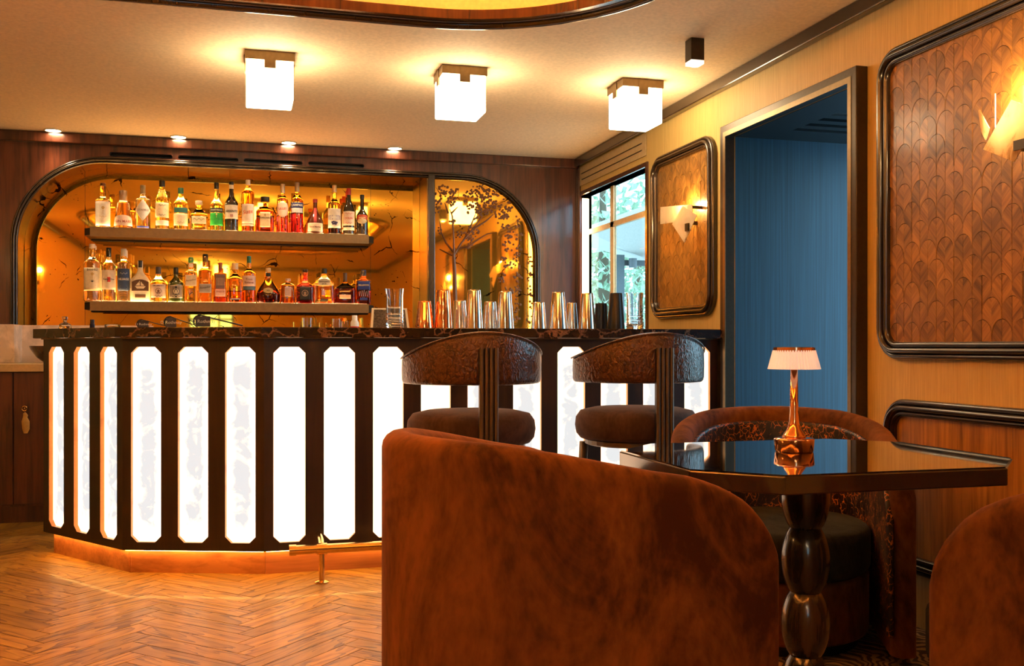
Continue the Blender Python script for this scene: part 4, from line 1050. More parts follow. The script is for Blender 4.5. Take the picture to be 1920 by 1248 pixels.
def bottle(px, topy, wpx, zs, label, body=0.62, neck=0.78, rn=0.34, glassc=CLR, liq=None, lv=0.0, cap=((0.02, 0.02, 0.02), 0.90, 1.0, 0.37), sq=2.0, dep=1.0,
           rb=1.0, rs=1.0, labels=(), texts=(), yb=7.00, extra=None, solid=None, foot=0.03):
    P = at_y(px, topy, yb); x = P.x; H = P.z - zs - 0.002; d = x*_s + yb*_c
    Wd = wpx/F*d/2
    t = thing('bottle', label, 'bottle', (x, yb, zs + 0.001), -math.atan2(x, yb), 'bottles on the back bar shelves')
    def rad(f):
        if f < foot: return (rb*(0.90 + 0.10*math.sqrt(max(0, 1-(1-f/foot)**2))))*Wd
        if f < body: return (rb + (rs-rb)*(f-foot)/(body-foot))*Wd
        if f < neck:
            k = (f-body)/(neck-body); return (rs*rn_ratio + (rs - rs*rn_ratio)*(0.5+0.5*math.cos(math.pi*k)))*Wd if True else 0
        return rn*Wd
    rn_ratio = rn/rs
    fs = sorted(set([0, foot*0.35, foot, body] + [body + (neck-body)*k/9 for k in range(1, 10)] + [neck, cap[2] if cap[2] < 1 else 0.985] + ([lv] if lv else [])))
    top = min(cap[2], 0.985)
    fs = [f for f in fs if f <= top]
    gm = solid or glass(glassc)
    def seg(f0, f1, mat, name):
        bm = BM(); lathe(bm, [(rad(f) , f*H) for f in fs if f0 - 1e-6 <= f <= f1 + 1e-6], 22 if sq == 2 else 28, 0, 0, sq, dep)
        return mobj(name, bm, mat, t, smooth=True, autos=50)
    if lv:
        seg(0, lv, glass(liq), 'liquid'); seg(lv, 1, gm, 'glass')
    else: seg(0, 1, gm, 'glass')
    cc, c0, c1, cr = cap[:4]; cm = plain(cc, 0.35, cap[4] if len(cap) > 4 else 0.0)
    bm = BM(); lathe(bm, [(cr*Wd*0.97, c0*H), (cr*Wd, c0*H + 0.002), (cr*Wd, H - 0.002), (cr*Wd*0.93, H)], 18); mobj('cap', bm, cm, t, smooth=True, autos=40)
    def surf(u, z, off):
        """u: sideways distance, z: height -> point on the front of the bottle"""
        rr = rad(z/H)
        if sq == 2.0: a = max(-1.45, min(1.45, u/(rr+off))); return Vector((math.sin(a)*(rr+off), -math.cos(a)*(rr+off)*dep, z))
        return Vector((u, -(rr*dep + off) if abs(u) < rr*0.86 else -(rr*dep*0.97+off), z))
    for L in labels:
        f0, f1, hwf, colr = L[:4]; shape = L[4] if len(L) > 4 else 'rect'
        bm = BM(); nu, nv = 10, 8; g = []
        for j in range(nv+1):
            vv = j/nv; row = []
            k = 1.0
            if shape == 'oval': k = math.sqrt(max(0.02, 1-(2*vv-1)**2))
            if shape == 'diamond': k = max(0.03, 1-abs(2*vv-1))
            if shape == 'arch': k = 1.0
            for i in range(nu+1):
                uu = (2*i/nu-1); z = (f0 + (f1-f0)*vv)*H
                if shape == 'arch': z -= (f1-f0)*H*0.22*vv*uu*uu
                row.append(bm.verts.new(surf(uu*hwf*Wd*k*(1.25 if sq == 2 else 0.86), z, 0.0009)))
            g.append(row)
        for j in range(nv):
            for i in range(nu): bm.faces.new((g[j][i], g[j][i+1], g[j+1][i+1], g[j+1][i]))
        lo = mobj('label', bm, plain(colr, 0.6), t, smooth=True)
        sd = lo.modifiers.new('thick', 'SOLIDIFY'); sd.thickness = 0.0004; sd.offset = -1
    for T in texts:
        s, fz, sz, colr = T[:4]
        if s.startswith('@'): bm = graphic(s, sz*Wd*2)
        else:
            me = text_mesh(s, sz*Wd*2, bold=0.0004); bm = BM(); bm.from_mesh(me); bpy.data.meshes.remove(me)
        if len(T) > 4 and T[4] == 'italic':
            for v in bm.verts: v.co.y += v.co.x*0.18
        for v in bm.verts: v.co = surf(v.co.x, fz*H + v.co.y, 0.0019)
        mobj('label_print' if s.startswith('@') else 'lettering', bm, plain(colr, 0.5), t)
    return t
WH = (0.82, 0.74, 0.62); CRM = (0.80, 0.66, 0.44); BLK = (0.015, 0.013, 0.012); RED = (0.55, 0.03, 0.02); AMB = (0.95, 0.62, 0.22); YEL = (0.98, 0.80, 0.36)
DKG = plain((0.020, 0.014, 0.008), 0.06, 0.0, 0.8, name='dark bottle glass'); INK = (0.05, 0.03, 0.02); GLD = (0.62, 0.40, 0.12)
CRE = plain((0.86, 0.74, 0.52), 0.3, 0.0, 0.4, name='cream glass')
cork = (0.52, 0.36, 0.18)
U = []
U += [bottle(193, 343, 27, S1, 'clear bottle with white floral label at the end of the upper shelf', 0.60, 0.70, 0.36, YEL, cap=((0.22, 0.09, 0.05), 0.94, 1, 0.34), labels=[(0.04, 0.58, 1.0, WH)], texts=[('@flower', 0.38, 0.5, GLD), ('@scroll', 0.24, 0.5, GLD), ('@scroll', 0.14, 0.3, GLD)])]
U += [bottle(231, 357, 35, S1, 'conical pink bottle with tall silver stopper on the upper shelf', 0.66, 0.72, 0.42, (0.96, 0.68, 0.50), cap=((0.55, 0.52, 0.48), 0.73, 1, 0.34, 0.9), rb=1.0, rs=0.58, labels=[(0.06, 0.34, 0.95, (0.80, 0.60, 0.50), 'arch')], texts=[('GIN MARE', 0.17, 0.20, (0.40, 0.08, 0.05))])]
U += [bottle(268, 347, 27, S1, 'clear bluish bottle with a white diamond label and cork', 0.66, 0.74, 0.36, (0.80, 0.88, 0.97), cap=(cork, 0.80, 1, 0.36), foot=0.02, labels=[(0.18, 0.66, 1.0, (0.72, 0.68, 0.66), 'diamond'), (0.02, 0.06, 0.7, (0.03, 0.06, 0.35))], texts=[('CITADELLE', 0.42, 0.17, (0.25, 0.2, 0.2))])]
U += [bottle(304, 338, 25, S1, 'green tinted bottle with black cap and ornate cream label', 0.56, 0.86, 0.38, (0.92, 0.90, 0.42), cap=(BLK, 0.87, 1, 0.42), labels=[(0.24, 0.54, 0.95, CRM), (0.08, 0.18, 0.9, WH)], texts=[('@scroll', 0.48, 0.5, INK), ('@lines', 0.38, 0.7, INK), ('@scroll', 0.29, 0.5, INK)])]
U += [bottle(339, 352, 27, S1, 'golden bottle with dark green cap and teal banded label', 0.60, 0.82, 0.34, (0.97, 0.82, 0.40), cap=((0.02, 0.10, 0.06), 0.86, 1, 0.38), labels=[(0.40, 0.52, 0.85, (0.03, 0.15, 0.14)), (0.10, 0.38, 0.92, CRM)], texts=[('@lines', 0.27, 0.7, (0.4, 0.25, 0.1)), ('@scroll', 0.17, 0.5, (0.4, 0.25, 0.1))])]
U += [bottle(373, 376, 33, S1, 'squat bottle of pale liqueur with round stopper and cream label', 0.50, 0.76, 0.30, (0.98, 0.90, 0.62), liq=(1.0, 0.90, 0.60), lv=0.45, cap=((0.66, 0.48, 0.34), 0.86, 1, 0.40), foot=0.12, sq=3.0, dep=0.7, labels=[(0.22, 0.46, 0.9, (0.80, 0.70, 0.44))], texts=[('@scroll', 0.36, 0.6, (0.25, 0.25, 0.08))])]
U += [bottle(406, 342, 24, S1, 'slim bottle with a bright green label and black cap', 0.52, 0.70, 0.34, (0.90, 0.92, 0.50), cap=(BLK, 0.87, 1, 0.36), labels=[(0.11, 0.37, 0.98, (0.02, 0.42, 0.05)), (0.38, 0.47, 0.98, (0.02, 0.04, 0.03)), (0.23, 0.245, 1.0, (0.02, 0.05, 0.04))], texts=[('CHARTREUSE', 0.425, 0.16, WH), ('@flower', 0.31, 0.32, (0.75, 0.7, 0.3))])]
U += [bottle(434, 341, 25, S1, 'dark bottle with white label and red number on it', 0.54, 0.76, 0.32, solid=DKG, cap=(BLK, 0.95, 1, 0.36), labels=[(0.25, 0.53, 0.95, WH), (0.86, 0.94, 0.34, WH)], texts=[('ABSENTE', 0.40, 0.24, (0.03, 0.03, 0.03)), ('55', 0.31, 0.24, RED)])]
U += [bottle(465, 337, 23, S1, 'amber bottle with white cap and slanted orange lettering', 0.74, 0.86, 0.36, (0.88, 0.42, 0.08), cap=(WH, 0.90, 1, 0.37), labels=[(0.16, 0.53, 0.98, (0.80, 0.68, 0.58)), (0.115, 0.15, 0.98, (0.80, 0.66, 0.52))], texts=[('Suze', 0.38, 0.46, (0.75, 0.12, 0.02), 'italic')])]
U += [bottle(497, 369, 33, S1, 'square amber bottle with flat black rectangular stopper', 0.58, 0.76, 0.22, (0.95, 0.50, 0.10), liq=(0.80, 0.16, 0.05), lv=0.46, cap=(BLK, 0.86, 1, 0.50), sq=5.0, dep=0.72, labels=[(0.14, 0.56, 0.66, (0.80, 0.60, 0.34))], texts=[('DISARONNO', 0.40, 0.13, (0.12, 0.04, 0.01)), ('@ring', 0.49, 0.16, (0.5, 0.2, 0.05))])]
U += [bottle(530, 345, 21, S1, 'pink bottle with an oval white label', 0.66, 0.80, 0.38, (0.97, 0.62, 0.40), liq=(0.95, 0.16, 0.24), lv=0.36, cap=((0.60, 0.48, 0.36), 0.82, 1, 0.40, 0.6), labels=[(0.32, 0.64, 0.98, (0.84, 0.64, 0.50), 'oval')], texts=[('LILLET', 0.49, 0.26, (0.70, 0.06, 0.03))])]
U += [bottle(557, 342, 24, S1, 'bright red bottle with a blue and white banner label', 0.62, 0.80, 0.36, (0.97, 0.66, 0.30), liq=(0.85, 0.03, 0.10), lv=0.40, cap=((0.55, 0.50, 0.45), 0.82, 1, 0.36, 0.7), labels=[(0.49, 0.60, 0.98, (0.02, 0.03, 0.16)), (0.40, 0.488, 0.8, (0.74, 0.68, 0.70))], texts=[('CAMPARI', 0.545, 0.24, (0.9, 0.85, 0.8))])]
U += [bottle(591, 373, 32, S1, 'round shouldered brown bottle with red ribbon and seal', 0.32, 0.76, 0.24, solid=plain((0.10, 0.018, 0.006), 0.07, 0, 0.9), cap=((0.38, 0.02, 0.015), 0.90, 1, 0.27), foot=0.05, rs=0.97, labels=[(0.06, 0.30, 0.82, (0.80, 0.64, 0.44)), (0.31, 0.74, 0.14, (0.55, 0.05, 0.04))], texts=[('Grand Marnier', 0.19, 0.115, (0.25, 0.03, 0.01))])]
U += [bottle(627, 347, 24, S1, 'dark berry liqueur bottle with white label and violet banner', 0.60, 0.74, 0.32, (0.96, 0.74, 0.34), liq=(0.05, 0.01, 0.02), lv=0.13, cap=((0.72, 0.50, 0.26), 0.86, 1, 0.36, 0.5), labels=[(0.13, 0.52, 1.0, WH), (0.29, 0.385, 1.02, (0.06, 0.04, 0.22))], texts=[('CASSIS', 0.338, 0.25, (0.92, 0.88, 0.8)), ('@berries', 0.24, 0.6, (0.03, 0.02, 0.10))])]
U += [bottle(654, 353, 22, S1, 'dark wine shaped bottle with red capsule and red scrolled label', 0.52, 0.80, 0.36, solid=DKG, cap=((0.50, 0.03, 0.02), 0.86, 1, 0.40), labels=[(0.20, 0.50, 0.98, (0.80, 0.60, 0.46)), (0.10, 0.16, 0.98, (0.80, 0.66, 0.50))], texts=[('DOLIN', 0.35, 0.22, RED), ('@scroll', 0.45, 0.6, RED), ('@scroll', 0.25, 0.6, RED)])]
U += [bottle(679, 365, 22, S1, 'dark cream liqueur bottle with red oval crest at the shelf end', 0.46, 0.68, 0.32, solid=plain((0.022, 0.013, 0.006), 0.10, 0, 0.8), cap=(BLK, 0.90, 1, 0.36), labels=[(0.38, 0.50, 0.9, (0.50, 0.06, 0.02), 'arch'), (0.28, 0.41, 0.72, (0.66, 0.50, 0.28), 'oval')], texts=[('BAILEYS', 0.425, 0.17, (0.85, 0.7, 0.4))])]
D = []
D += [bottle(173, 457, 30, S2, 'tall clear bottle with cream agave label at the end of the lower shelf', 0.66, 0.78, 0.34, CLR, cap=((0.72, 0.62, 0.52), 0.93, 1, 0.36), labels=[(0.20, 0.58, 0.98, CRM)], texts=[('BANHEZ', 0.545, 0.17, INK), ('@flower', 0.43, 0.42, GLD), ('@agave', 0.33, 0.45, INK), ('@lines', 0.25, 0.6, GLD)])]
D += [bottle(204, 464, 25, S2, 'clear vodka bottle with pale label, red initial and black cap', 0.66, 0.78, 0.36, (0.97, 0.90, 0.74), cap=(BLK, 0.83, 1, 0.36), labels=[(0.22, 0.58, 0.98, (0.80, 0.66, 0.50)), (0.36, 0.45, 0.18, RED)], texts=[('Ketel One', 0.41, 0.20, INK), ('@lines', 0.13, 0.7, (0.25, 0.12, 0.08))])]
D += [bottle(232, 466, 23, S2, 'clear bottle with a tall dark blue label', 0.72, 0.80, 0.42, (0.97, 0.90, 0.74), cap=((0.62, 0.58, 0.52), 0.86, 1, 0.44), labels=[(0.22, 0.62, 0.98, (0.035, 0.07, 0.17))], texts=[('NUAGE', 0.42, 0.26, (0.8, 0.75, 0.7)), ('@scroll', 0.53, 0.6, (0.5, 0.5, 0.5)), ('@lines', 0.27, 0.7, (0.5, 0.45, 0.4))])]
D += [bottle(263, 488, 35, S2, 'cream white bottle with brown ship label', 0.46, 0.78, 0.26, solid=CRE, cap=(BLK, 0.83, 1, 0.24), sq=3.2, dep=0.62, labels=[(0.26, 0.54, 0.98, (0.12, 0.05, 0.02), 'arch'), (0.10, 0.18, 0.62, (0.16, 0.07, 0.03))], texts=[('@ship', 0.40, 0.55, CRM)])]
D += [bottle(297, 500, 29, S2, 'rounded amber bottle with black collar and portrait label', 0.52, 0.76, 0.32, (0.98, 0.80, 0.44), cap=((0.08, 0.06, 0.06), 0.80, 1, 0.34), foot=0.06, labels=[(0.12, 0.50, 0.86, (0.80, 0.60, 0.46))], texts=[('DIPLOMATICO', 0.46, 0.11, (0.15, 0.03, 0.02)), ('@ring', 0.31, 0.46, (0.22, 0.10, 0.06)), ('@scroll', 0.17, 0.5, (0.22, 0.10, 0.06))])]
D += [bottle(330, 501, 29, S2, 'dark green rounded bottle with black portrait label', 0.50, 0.76, 0.28, solid=plain((0.045, 0.060, 0.008), 0.08, 0, 0.9), cap=(BLK, 0.80, 1, 0.32), foot=0.05, labels=[(0.12, 0.48, 0.74, (0.55, 0.42, 0.32)), (0.135, 0.465, 0.69, (0.016, 0.012, 0.010))], texts=[('@ring', 0.31, 0.40, CRM), ('@scroll', 0.18, 0.5, CRM)])]
D += [bottle(358, 482, 23, S2, 'pale bourbon bottle with white label and green cap', 0.66, 0.72, 0.42, (0.98, 0.80, 0.42), cap=((0.02, 0.36, 0.24), 0.88, 1, 0.36), sq=4.0, labels=[(0.36, 0.60, 1.0, (0.80, 0.66, 0.44)), (0.78, 0.86, 0.40, WH)], texts=[('Amador', 0.49, 0.24, (0.35, 0.18, 0.06), 'italic')])]
D += [bottle(385, 476, 25, S2, 'amber bourbon bottle with grey label and black cap', 0.64, 0.74, 0.40, (0.96, 0.66, 0.26), cap=(BLK, 0.84, 1, 0.36), sq=4.0, labels=[(0.20, 0.38, 1.0, (0.36, 0.30, 0.26))], texts=[('Amador', 0.31, 0.24, (0.10, 0.06, 0.03), 'italic')])]
D += [bottle(413, 492, 24, S2, 'square bottle with pink lower label and red capsule', 0.72, 0.76, 0.30, (0.97, 0.66, 0.32), liq=(0.95, 0.20, 0.06), lv=0.14, cap=((0.55, 0.06, 0.04), 0.80, 1, 0.26), sq=5.0, labels=[(0.34, 0.70, 0.8, (0.20, 0.11, 0.10)), (0.16, 0.33, 0.86, (0.82, 0.46, 0.34))], texts=[('YNSCY', 0.27, 0.20, (0.45, 0.08, 0.06)), ('@grid', 0.52, 0.6, (0.6, 0.35, 0.2))])]
D += [bottle(441, 493, 27, S2, 'clear decanter with glass stopper and a little orange spirit', 0.58, 0.76, 0.30, (0.98, 0.74, 0.34), liq=(0.92, 0.24, 0.06), lv=0.30, cap=((0.86, 0.62, 0.40), 0.84, 1, 0.42), sq=4.0, labels=[(0.085, 0.11, 0.8, (0.35, 0.40, 0.45))])]
D += [bottle(467, 480, 25, S2, 'rum bottle with pale label and turquoise cap', 0.62, 0.76, 0.32, (0.97, 0.70, 0.32), liq=(0.80, 0.26, 0.05), lv=0.28, cap=((0.02, 0.42, 0.55), 0.86, 1, 0.30), labels=[(0.36, 0.58, 0.98, (0.82, 0.56, 0.44)), (0.28, 0.355, 0.9, (0.10, 0.16, 0.20))], texts=[('Trois', 0.50, 0.24, (0.30, 0.06, 0.03)), ('Rivieres', 0.435, 0.22, (0.30, 0.06, 0.03))])]
D += [bottle(503, 502, 43, S2, 'wide bell shaped cognac decanter with dark spirit and oval label', 0.22, 0.80, 0.22, (0.97, 0.64, 0.24), liq=(0.12, 0.015, 0.006), lv=0.36, cap=((0.75, 0.50, 0.26), 0.88, 1, 0.22), dep=0.6, foot=0.18, labels=[(0.28, 0.44, 0.36, (0.55, 0.36, 0.12), 'oval'), (0.76, 0.86, 0.20, BLK)], texts=[('XO', 0.355, 0.09, INK)])]
D += [bottle(540, 522, 26, S2, 'small square bottle with pale square label', 0.72, 0.84, 0.32, (0.97, 0.64, 0.24), liq=(0.75, 0.20, 0.04), lv=0.24, cap=((0.80, 0.60, 0.50), 0.90, 1, 0.36), sq=5.0, labels=[(0.28, 0.66, 0.52, (0.62, 0.40, 0.34))])]
D += [bottle(572, 505, 32, S2, 'square whiskey bottle with black barrel label and black cap', 0.50, 0.66, 0.32, (0.95, 0.40, 0.18), liq=(0.70, 0.08, 0.06), lv=0.44, cap=(BLK, 0.93, 1, 0.32), sq=4.0, labels=[(0.10, 0.48, 0.68, (0.022, 0.018, 0.014))], texts=[('@ring', 0.30, 0.46, (0.35, 0.22, 0.14))])]
D += [bottle(608, 503, 36, S2, 'arched shoulder whiskey bottle with white crest label and black cap', 0.56, 0.80, 0.28, (0.98, 0.72, 0.28), cap=(BLK, 0.86, 1, 0.28), sq=4.0, dep=0.6, labels=[(0.52, 0.72, 0.72, (0.62, 0.56, 0.44), 'arch'), (0.10, 0.14, 0.5, BLK)], texts=[('GENTLEMAN', 0.62, 0.10, INK), ('JACK', 0.56, 0.10, INK)])]
D += [bottle(647, 511, 39, S2, 'squat wide bourbon bottle with copper stopper and cream strip label', 0.46, 0.72, 0.20, (0.95, 0.46, 0.14), liq=(0.30, 0.03, 0.02), lv=0.50, cap=((0.10, 0.04, 0.02), 0.72, 1, 0.20), sq=4.0, dep=0.5, foot=0.06, labels=[(0.17, 0.30, 0.62, (0.80, 0.44, 0.26))])]
D += [bottle(682, 506, 27, S2, 'square whiskey bottle with royal blue label and blue neck band', 0.68, 0.76, 0.34, (0.95, 0.50, 0.16), liq=(0.50, 0.09, 0.03), lv=0.62, cap=((0.02, 0.05, 0.30), 0.83, 1, 0.34), sq=5.0, labels=[(0.42, 0.66, 0.94, (0.010, 0.030, 0.20)), (0.12, 0.19, 0.6, (0.010, 0.030, 0.20))], texts=[('BELLEVOYE', 0.55, 0.14, (0.75, 0.55, 0.25)), ('@slash', 0.32, 0.7, (0.5, 0.4, 0.45))])]
# second row copies standing behind their twins
for src, lab in ((D[0], 'second tall clear bottle with agave label, behind the first'), (D[2], 'second clear bottle with dark blue label, behind the first'),
                 (D[14], 'second arched whiskey bottle with black cap, behind the first'), (D[13], 'second square whiskey bottle with black cap, behind the first'),
                 (D[16], 'second square whiskey bottle with blue neck band, behind the first'), (U[14], 'second dark bottle with red capsule, behind the first')):
    b2 = dup(src, label=lab); b2.location = (src.location.x*1.013 + 0.004*(1 if src.location.x < 0 else -1), src.location.y + 0.120, src.location.z)

# ------------------------------------------------------------------ things on the bar top
BT = 1.1185
def shaker(px, topy, wt, wb, mat, label, yb=4.80, group='cocktail shaker tins on the bar', ham=False):
    P = at_y(px, topy, yb); H = P.z - BT; d = P.x*_s + yb*_c; k = d/F/2
    bm = BM(); rt, rb_ = wt*k, wb*k
    n = 40 if ham else 28
    prof = [(rb_*0.995, 0.0), (rb_, 0.002), (rb_*1.0, 0.006)]
    m = 12 if ham else 3
    for i in range(1, m+1): f = i/m; prof.append((rb_ + (rt-rb_)*f, 0.006 + (H-0.014)*f))
    prof += [(rt*0.985, H-0.004), (rt*0.94, H-0.001), (rt*0.90, H-0.003), (0.002, H-0.003)]
    lathe(bm, prof, n)
    if ham:
        rr = random.Random(px)
        for v in bm.verts:
            if 0.01 < v.co.z < H-0.012: s_ = 1 + rr.uniform(-0.02, 0.02); v.co.x *= s_; v.co.y *= s_
    o = mobj('shaker_tin', bm, mat, smooth=True, autos=50); o.location = (P.x, yb, BT); tag(o, label, 'shaker', group); return o
HAM = M['copper']; BLKT = plain((0.018, 0.018, 0.020), 0.30, 0.4, name='black tin')
shaker(796, 564, 24, 35, HAM, 'small copper shaker tin beside the cut glass mixing beaker')
shaker(831, 543, 25, 34, HAM, 'tall hammered copper shaker tin on the bar', ham=True)
shaker(861.5, 563, 23, 30, M['steel'], 'small steel shaker tin beside the tall hammered copper one', yb=4.93)
shaker(889, 543, 24, 33, M['steel'], 'tall polished steel shaker tin beside the hammered copper one')
shaker(919, 565, 22, 29, M['steel'], 'small steel shaker tin between two tall steel ones', yb=4.93)
shaker(947, 546, 23, 33, M['steel'], 'tall polished steel shaker tin in front of the etched mirror')
shaker(1010, 566, 22, 29, M['steel'], 'small steel shaker tin standing alone before the wood wall')
shaker(1047, 547, 23, 35, M['steel'], 'tall polished steel shaker tin before the wood wall')
shaker(1072, 567, 17, 24, M['steel'], 'small steel shaker tin before the window edge', yb=4.93)
shaker(1101, 549, 22, 33, M['steel'], 'tall polished steel shaker tin before the window')
shaker(1127, 568, 22, 26, BLKT, 'small black shaker tin before the window', yb=4.93)
shaker(1155, 549, 23, 33, BLKT, 'tall black shaker tin before the window')
def mixing(px, topy, wpx, label, yb=4.80, spout=True):
    P = at_y(px, topy, yb); H = P.z - BT; d = P.x*_s + yb*_c; r = wpx*d/F/2
    t = thing('mixing_glass', label, 'mixing glass', (P.x, yb, BT)); n = 32
    bm = BM(); lathe(bm, [(r*0.94, 0), (r, 0.004), (r*0.98, H*0.42), (r*0.96, H*0.8), (r*1.04, H), (r*0.95, H), (r*0.86, H*0.8), (r*0.86, 0.03), (0.01, 0.022)], n)
    for v in bm.verts:
        a = math.atan2(v.co.y, v.co.x)
        if v.co.z < H*0.42 and v.co.xy.length > r*0.9:
            pass
        if spout and v.co.z > H*0.97 and abs(abs(a) - math.pi) < 0.35: v.co.x *= 1.14
    mobj('glass', bm, glass((0.96, 0.97, 0.98), 0.01), t, smooth=True, autos=40)
    for i in range(4):
        bm = BM(); z = H*(0.10 + 0.09*i); tube(bm, [(r*1.0*math.cos(R(a)), r*1.0*math.sin(R(a)), z) for a in range(0, 375, 15)], 0.003, 6); mobj('cut_band', bm, glass((0.96, 0.97, 0.98), 0.01), t, smooth=True)
    return t
mixing(740, 541, 33, 'tall cut glass mixing beaker with spout in front of the framed card')
mixing(1190, 549, 31, 'cut glass mixing beaker before the window, beside the black shakers', spout=False)
# framed card leaning behind the mixing glass
p0, p1 = at_y(695, 612, 5.02), at_y(768, 612, 5.02); pt = at_y(730, 577, 5.02)
fr = thing('framed_card', 'small pale framed dark card standing behind the mixing beaker', 'frame', ((p0.x+p1.x)/2, 5.02, BT))
hw, hh = (p1.x-p0.x)/2, pt.z - BT
bm = holed([(-hw, 0), (hw, 0), (hw*0.90, hh), (-hw*0.90, hh)], [[(-hw*0.88, 0.008), (hw*0.88, 0.008), (hw*0.80, hh-0.008), (-hw*0.80, hh-0.008)]], lambda u, v, n: Vector((u, -n + v*0.25, v)), 0.010); mobj('frame', bm, plain((0.66, 0.66, 0.56), 0.5), fr)
bm = BM(); vs = [bm.verts.new((u, 0.003 + v*0.25, v)) for u, v in ((-hw*0.9, 0.004), (hw*0.9, 0.004), (hw*0.82, hh-0.006), (-hw*0.82, hh-0.006))]; bm.faces.new(vs)
mobj('card', bm, marble('dark speckled card', (0.012, 0.012, 0.014), (0.4, 0.38, 0.36), 14, 0.4, 0.04), fr)
# folded leather menus
def menu(px0, px1, topy, label, yb=4.98):
    a, b_ = at_y(px0, 611, yb), at_y(px1, 611, yb); hh = at_y(px0+20, topy, yb).z - BT; L = b_.x - a.x
    t = thing('leather_menu', label, 'menu', (a.x, yb, BT), 0, 'folded leather menus on the bar')
    prof_t = []; n = 10; r = hh/2; wd = 0.13
    pts = [(L, 0.0045), (r, 0.0045)]
    for i in range(n+1): ang = R(-90 - 180*i/n); pts.append((r + r*0.98*math.cos(ang), r + 0.001 + r*0.98*math.sin(ang)))
    pts += [(L*0.55, hh*0.62), (L, hh*0.22)]
    th = 0.004
    bm = BM(); rows = []
    for yy in (0, wd):
        rows.append([bm.verts.new((p[0], yy, p[1])) for p in pts])
    for i in range(len(pts)-1): bm.faces.new((rows[0][i], rows[0][i+1], rows[1][i+1], rows[1][i]))
    c = mobj('cover', bm, plain((0.016, 0.010, 0.010), 0.35, 0, 0.4), t, smooth=True, autos=40)
    sd = c.modifiers.new('thick', 'SOLIDIFY'); sd.thickness = 0.004; sd.offset = 0
    bm = BM(); box(bm, r*0.6, L*0.95, 0.004, wd-0.004, 0.0, 0.0022); mobj('pages', bm, plain((0.62, 0.46, 0.26), 0.7), t)
    bm = BM(); box(bm, r*0.35, L*0.34, 0.001, wd*0.5, 0.008, hh*0.9); mobj('spine_flap', bm, plain((0.018, 0.011, 0.010), 0.35), t)
    me = text_mesh('O Rothmay', hh*0.36); bm = BM(); bm.from_mesh(me); bpy.data.meshes.remove(me)
    for v in bm.verts: v.co = Vector((v.co.x + L*0.21, 0.0002, v.co.y + hh*0.5))
    mobj('lettering', bm, plain((0.75, 0.78, 0.8), 0.4), t)
menu(256, 318, 599, 'folded black leather menu lying flattest, beside the low glass dish', 5.22)
menu(307, 372, 593, 'folded black leather menu in the middle of the three', 5.07)
menu(362, 455, 590, 'largest folded black leather menu with silver lettering', 4.92)
# small glassware at the end of the bar
def small_lathe(name, px, yb, prof, mat, label, cat, z=BT):
    P = at_y(px, 611, yb); bm = BM(); lathe(bm, prof, 24); o = mobj(name, bm, mat, smooth=True, autos=40); o.location = (P.x, yb, z); return tag(o, label, cat)
G = glass((0.95, 0.96, 0.97), 0.01)
small_lathe('crystal_stopper', 122, 5.40, [(0.028, 0), (0.031, 0.006), (0.030, 0.020), (0.022, 0.028), (0.010, 0.034), (0.008, 0.045), (0.014, 0.050), (0.014, 0.062), (0.006, 0.064)], G, 'crystal decanter stopper at the far end of the bar', 'stopper')
small_lathe('glass_dish', 211, 5.25, [(0.034, 0), (0.036, 0.003), (0.037, 0.022), (0.032, 0.022), (0.030, 0.008), (0.002, 0.008)], G, 'low cut glass dish near the leather menus', 'dish')
small_lathe('bitters_bottle', 173, 5.30, [(0.011, 0), (0.012, 0.003), (0.012, 0.024), (0.010, 0.026), (0.010, 0.046), (0.008, 0.047)], plain((0.02, 0.02, 0.05), 0.2), 'tiny dark bitters bottle at the far end of the bar', 'bottle')

# back counter below the shelves with glasses
bc = thing('back_counter', 'dark back bar counter under the bottle shelves', 'counter', (0, 0, 0))
bm = BM(); box(bm, -0.50, 2.30, 6.50, 6.90, 0.0, 0.96); mobj('body', bm, M['darkwood'], bc)
bm = BM(); box(bm, -0.52, 2.32, 6.47, 6.94, 0.962, 1.0); mobj('top', bm, M['emperador'], bc, bevel=0.003)
tg = lambda h, r: [(r*0.9, 0), (r, 0.004), (r*1.05, h), (r*0.97, h), (r*0.88, 0.012), (0.002, 0.012)]
for i, (px, h, r, lab) in enumerate(((576, 0.220, 0.036, 'tall highball glass on the back counter below the shelves'), (611, 0.14, 0.028, 'short tumbler on the back counter below the shelves'),
                                     (631, 0.215, 0.030, 'highball glass beside the squeeze bottle on the back counter'), (646, 0.20, 0.028, 'highball glass close behind the squeeze bottle'))):
    small_lathe('drinking_glass', px, 6.68, tg(h, r), G, lab, 'glass', 1.001)
P = at_y(665, 611, 6.66)
sq_ = thing('squeeze_bottle', 'white capped squeeze bottle with red band on the back counter', 'bottle', (P.x, 6.66, 1.001))
bm = BM(); lathe(bm, [(0.026, 0), (0.028, 0.003), (0.028, 0.19), (0.020, 0.205)], 20); mobj('body', bm, plain((0.72, 0.66, 0.60), 0.4), sq_, smooth=True, autos=40)
bm = BM(); lathe(bm, [(0.0285, 0.13), (0.0285, 0.165)], 20); mobj('label', bm, plain(RED, 0.5), sq_, smooth=True, autos=40)
bm = BM(); lathe(bm, [(0.018, 0.205), (0.018, 0.235), (0.016, 0.238)], 18); mobj('cap', bm, plain((0.85, 0.82, 0.78), 0.4), sq_, smooth=True, autos=40)

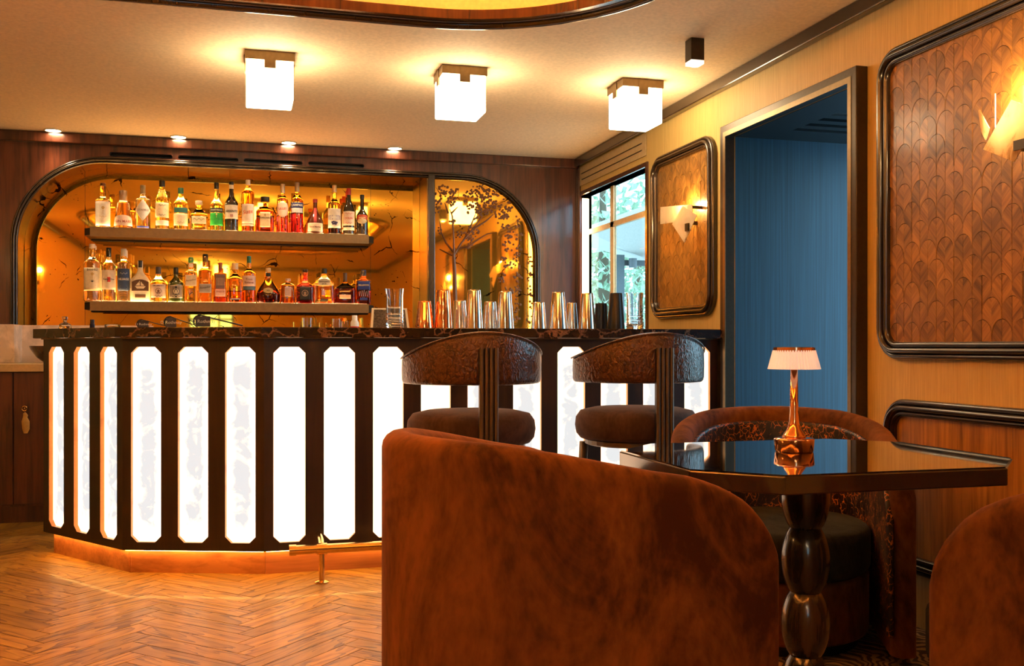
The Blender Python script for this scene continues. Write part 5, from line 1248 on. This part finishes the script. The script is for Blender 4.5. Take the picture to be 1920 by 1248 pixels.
# ------------------------------------------------------------------ outside the window
gr = BM(); box(gr, WX+0.3, 40, -10, 50, -0.4, -0.3); o = mobj('terrace_ground', gr, plain((0.55, 0.52, 0.47), 0.9)); tag(o, kind='structure')
fol = velvet('foliage', (0.16, 0.24, 0.14), (0.45, 0.58, 0.40), 9)
def tree(x, y, h, r, label, seed):
    t = thing('tree', label, 'tree', (x, y, -0.3)); rr = random.Random(seed)
    bm = BM(); tube(bm, [(0, 0, 0), (0.05, 0.05, h*0.4), (0, 0, h*0.9)], [r*0.10, r*0.07, r*0.03], 10); mobj('trunk', bm, plain((0.16, 0.11, 0.07), 0.9), t, smooth=True)
    bm = BM()
    for i in range(1500):
        a = rr.random()*6.283; b_ = math.acos(rr.uniform(-1, 1)); q_ = r*rr.random()**0.4
        c = Vector((q_*math.sin(b_)*math.cos(a), q_*math.sin(b_)*math.sin(a), h*0.62 + q_*math.cos(b_)*h*0.42/r))
        u = Vector((rr.uniform(-1, 1), rr.uniform(-1, 1), rr.uniform(-1, 1))).normalized(); v_ = u.orthogonal().normalized(); s_ = rr.uniform(0.06, 0.13)
        bm.faces.new([bm.verts.new(c + u*s_), bm.verts.new(c + v_*s_*0.5), bm.verts.new(c - u*s_), bm.verts.new(c - v_*s_*0.5)])
    f_ = mobj('foliage', bm, fol, t); f_['kind'] = 'stuff'
tree(5.3, 14.2, 4.2, 1.5, 'leafy tree outside the window behind the canopy', 1)
tree(8.6, 15.0, 6.5, 1.7, 'taller leafy tree outside the window beside the grey post', 2)
tree(9.5, 23.0, 5.0, 2.2, 'distant leafy tree outside the window', 4)
cp = thing('terrace_canopy', 'grey sloped canopy on a dark post outside the window', 'canopy', (0, 0, 0))
crn = [at_y(1222, 389, 8.5), at_y(1222, 496, 10.6), at_y(1090, 458, 11.0), at_y(1090, 436, 9.2)]
bm = BM(); lo_ = [bm.verts.new(p) for p in crn]; hi_ = [bm.verts.new(p + Vector((0, 0.02, 0.04))) for p in crn]
bm.faces.new(lo_); bm.faces.new(list(reversed(hi_)))
for i in range(4): bm.faces.new((lo_[i], lo_[(i+1) % 4], hi_[(i+1) % 4], hi_[i]))
mobj('roof', bm, plain((0.46, 0.43, 0.40), 0.8), cp)
pa, pb = at_y(1149, 500, 10.3), at_y(1168, 500, 10.3)
bm = BM(); box(bm, pa.x, pb.x, 10.25, 10.35, -0.3, at_y(1158, 478, 10.3).z); mobj('post', bm, plain((0.10, 0.11, 0.12), 0.6), cp)
pc = at_y(1230, 494, 10.3)
bm = BM(); box(bm, pa.x, pc.x, 10.27, 10.33, pc.z-0.03, pc.z+0.03); mobj('beam', bm, plain((0.07, 0.07, 0.075), 0.6), cp)
P = at_y(1190, 492, 10.15)
bm = BM(); lathe(bm, [(0.045, P.z-0.05), (0.045, P.z+0.05)], 16, P.x, 10.2); mobj('spot', bm, plain((0.12, 0.12, 0.13), 0.5), cp)
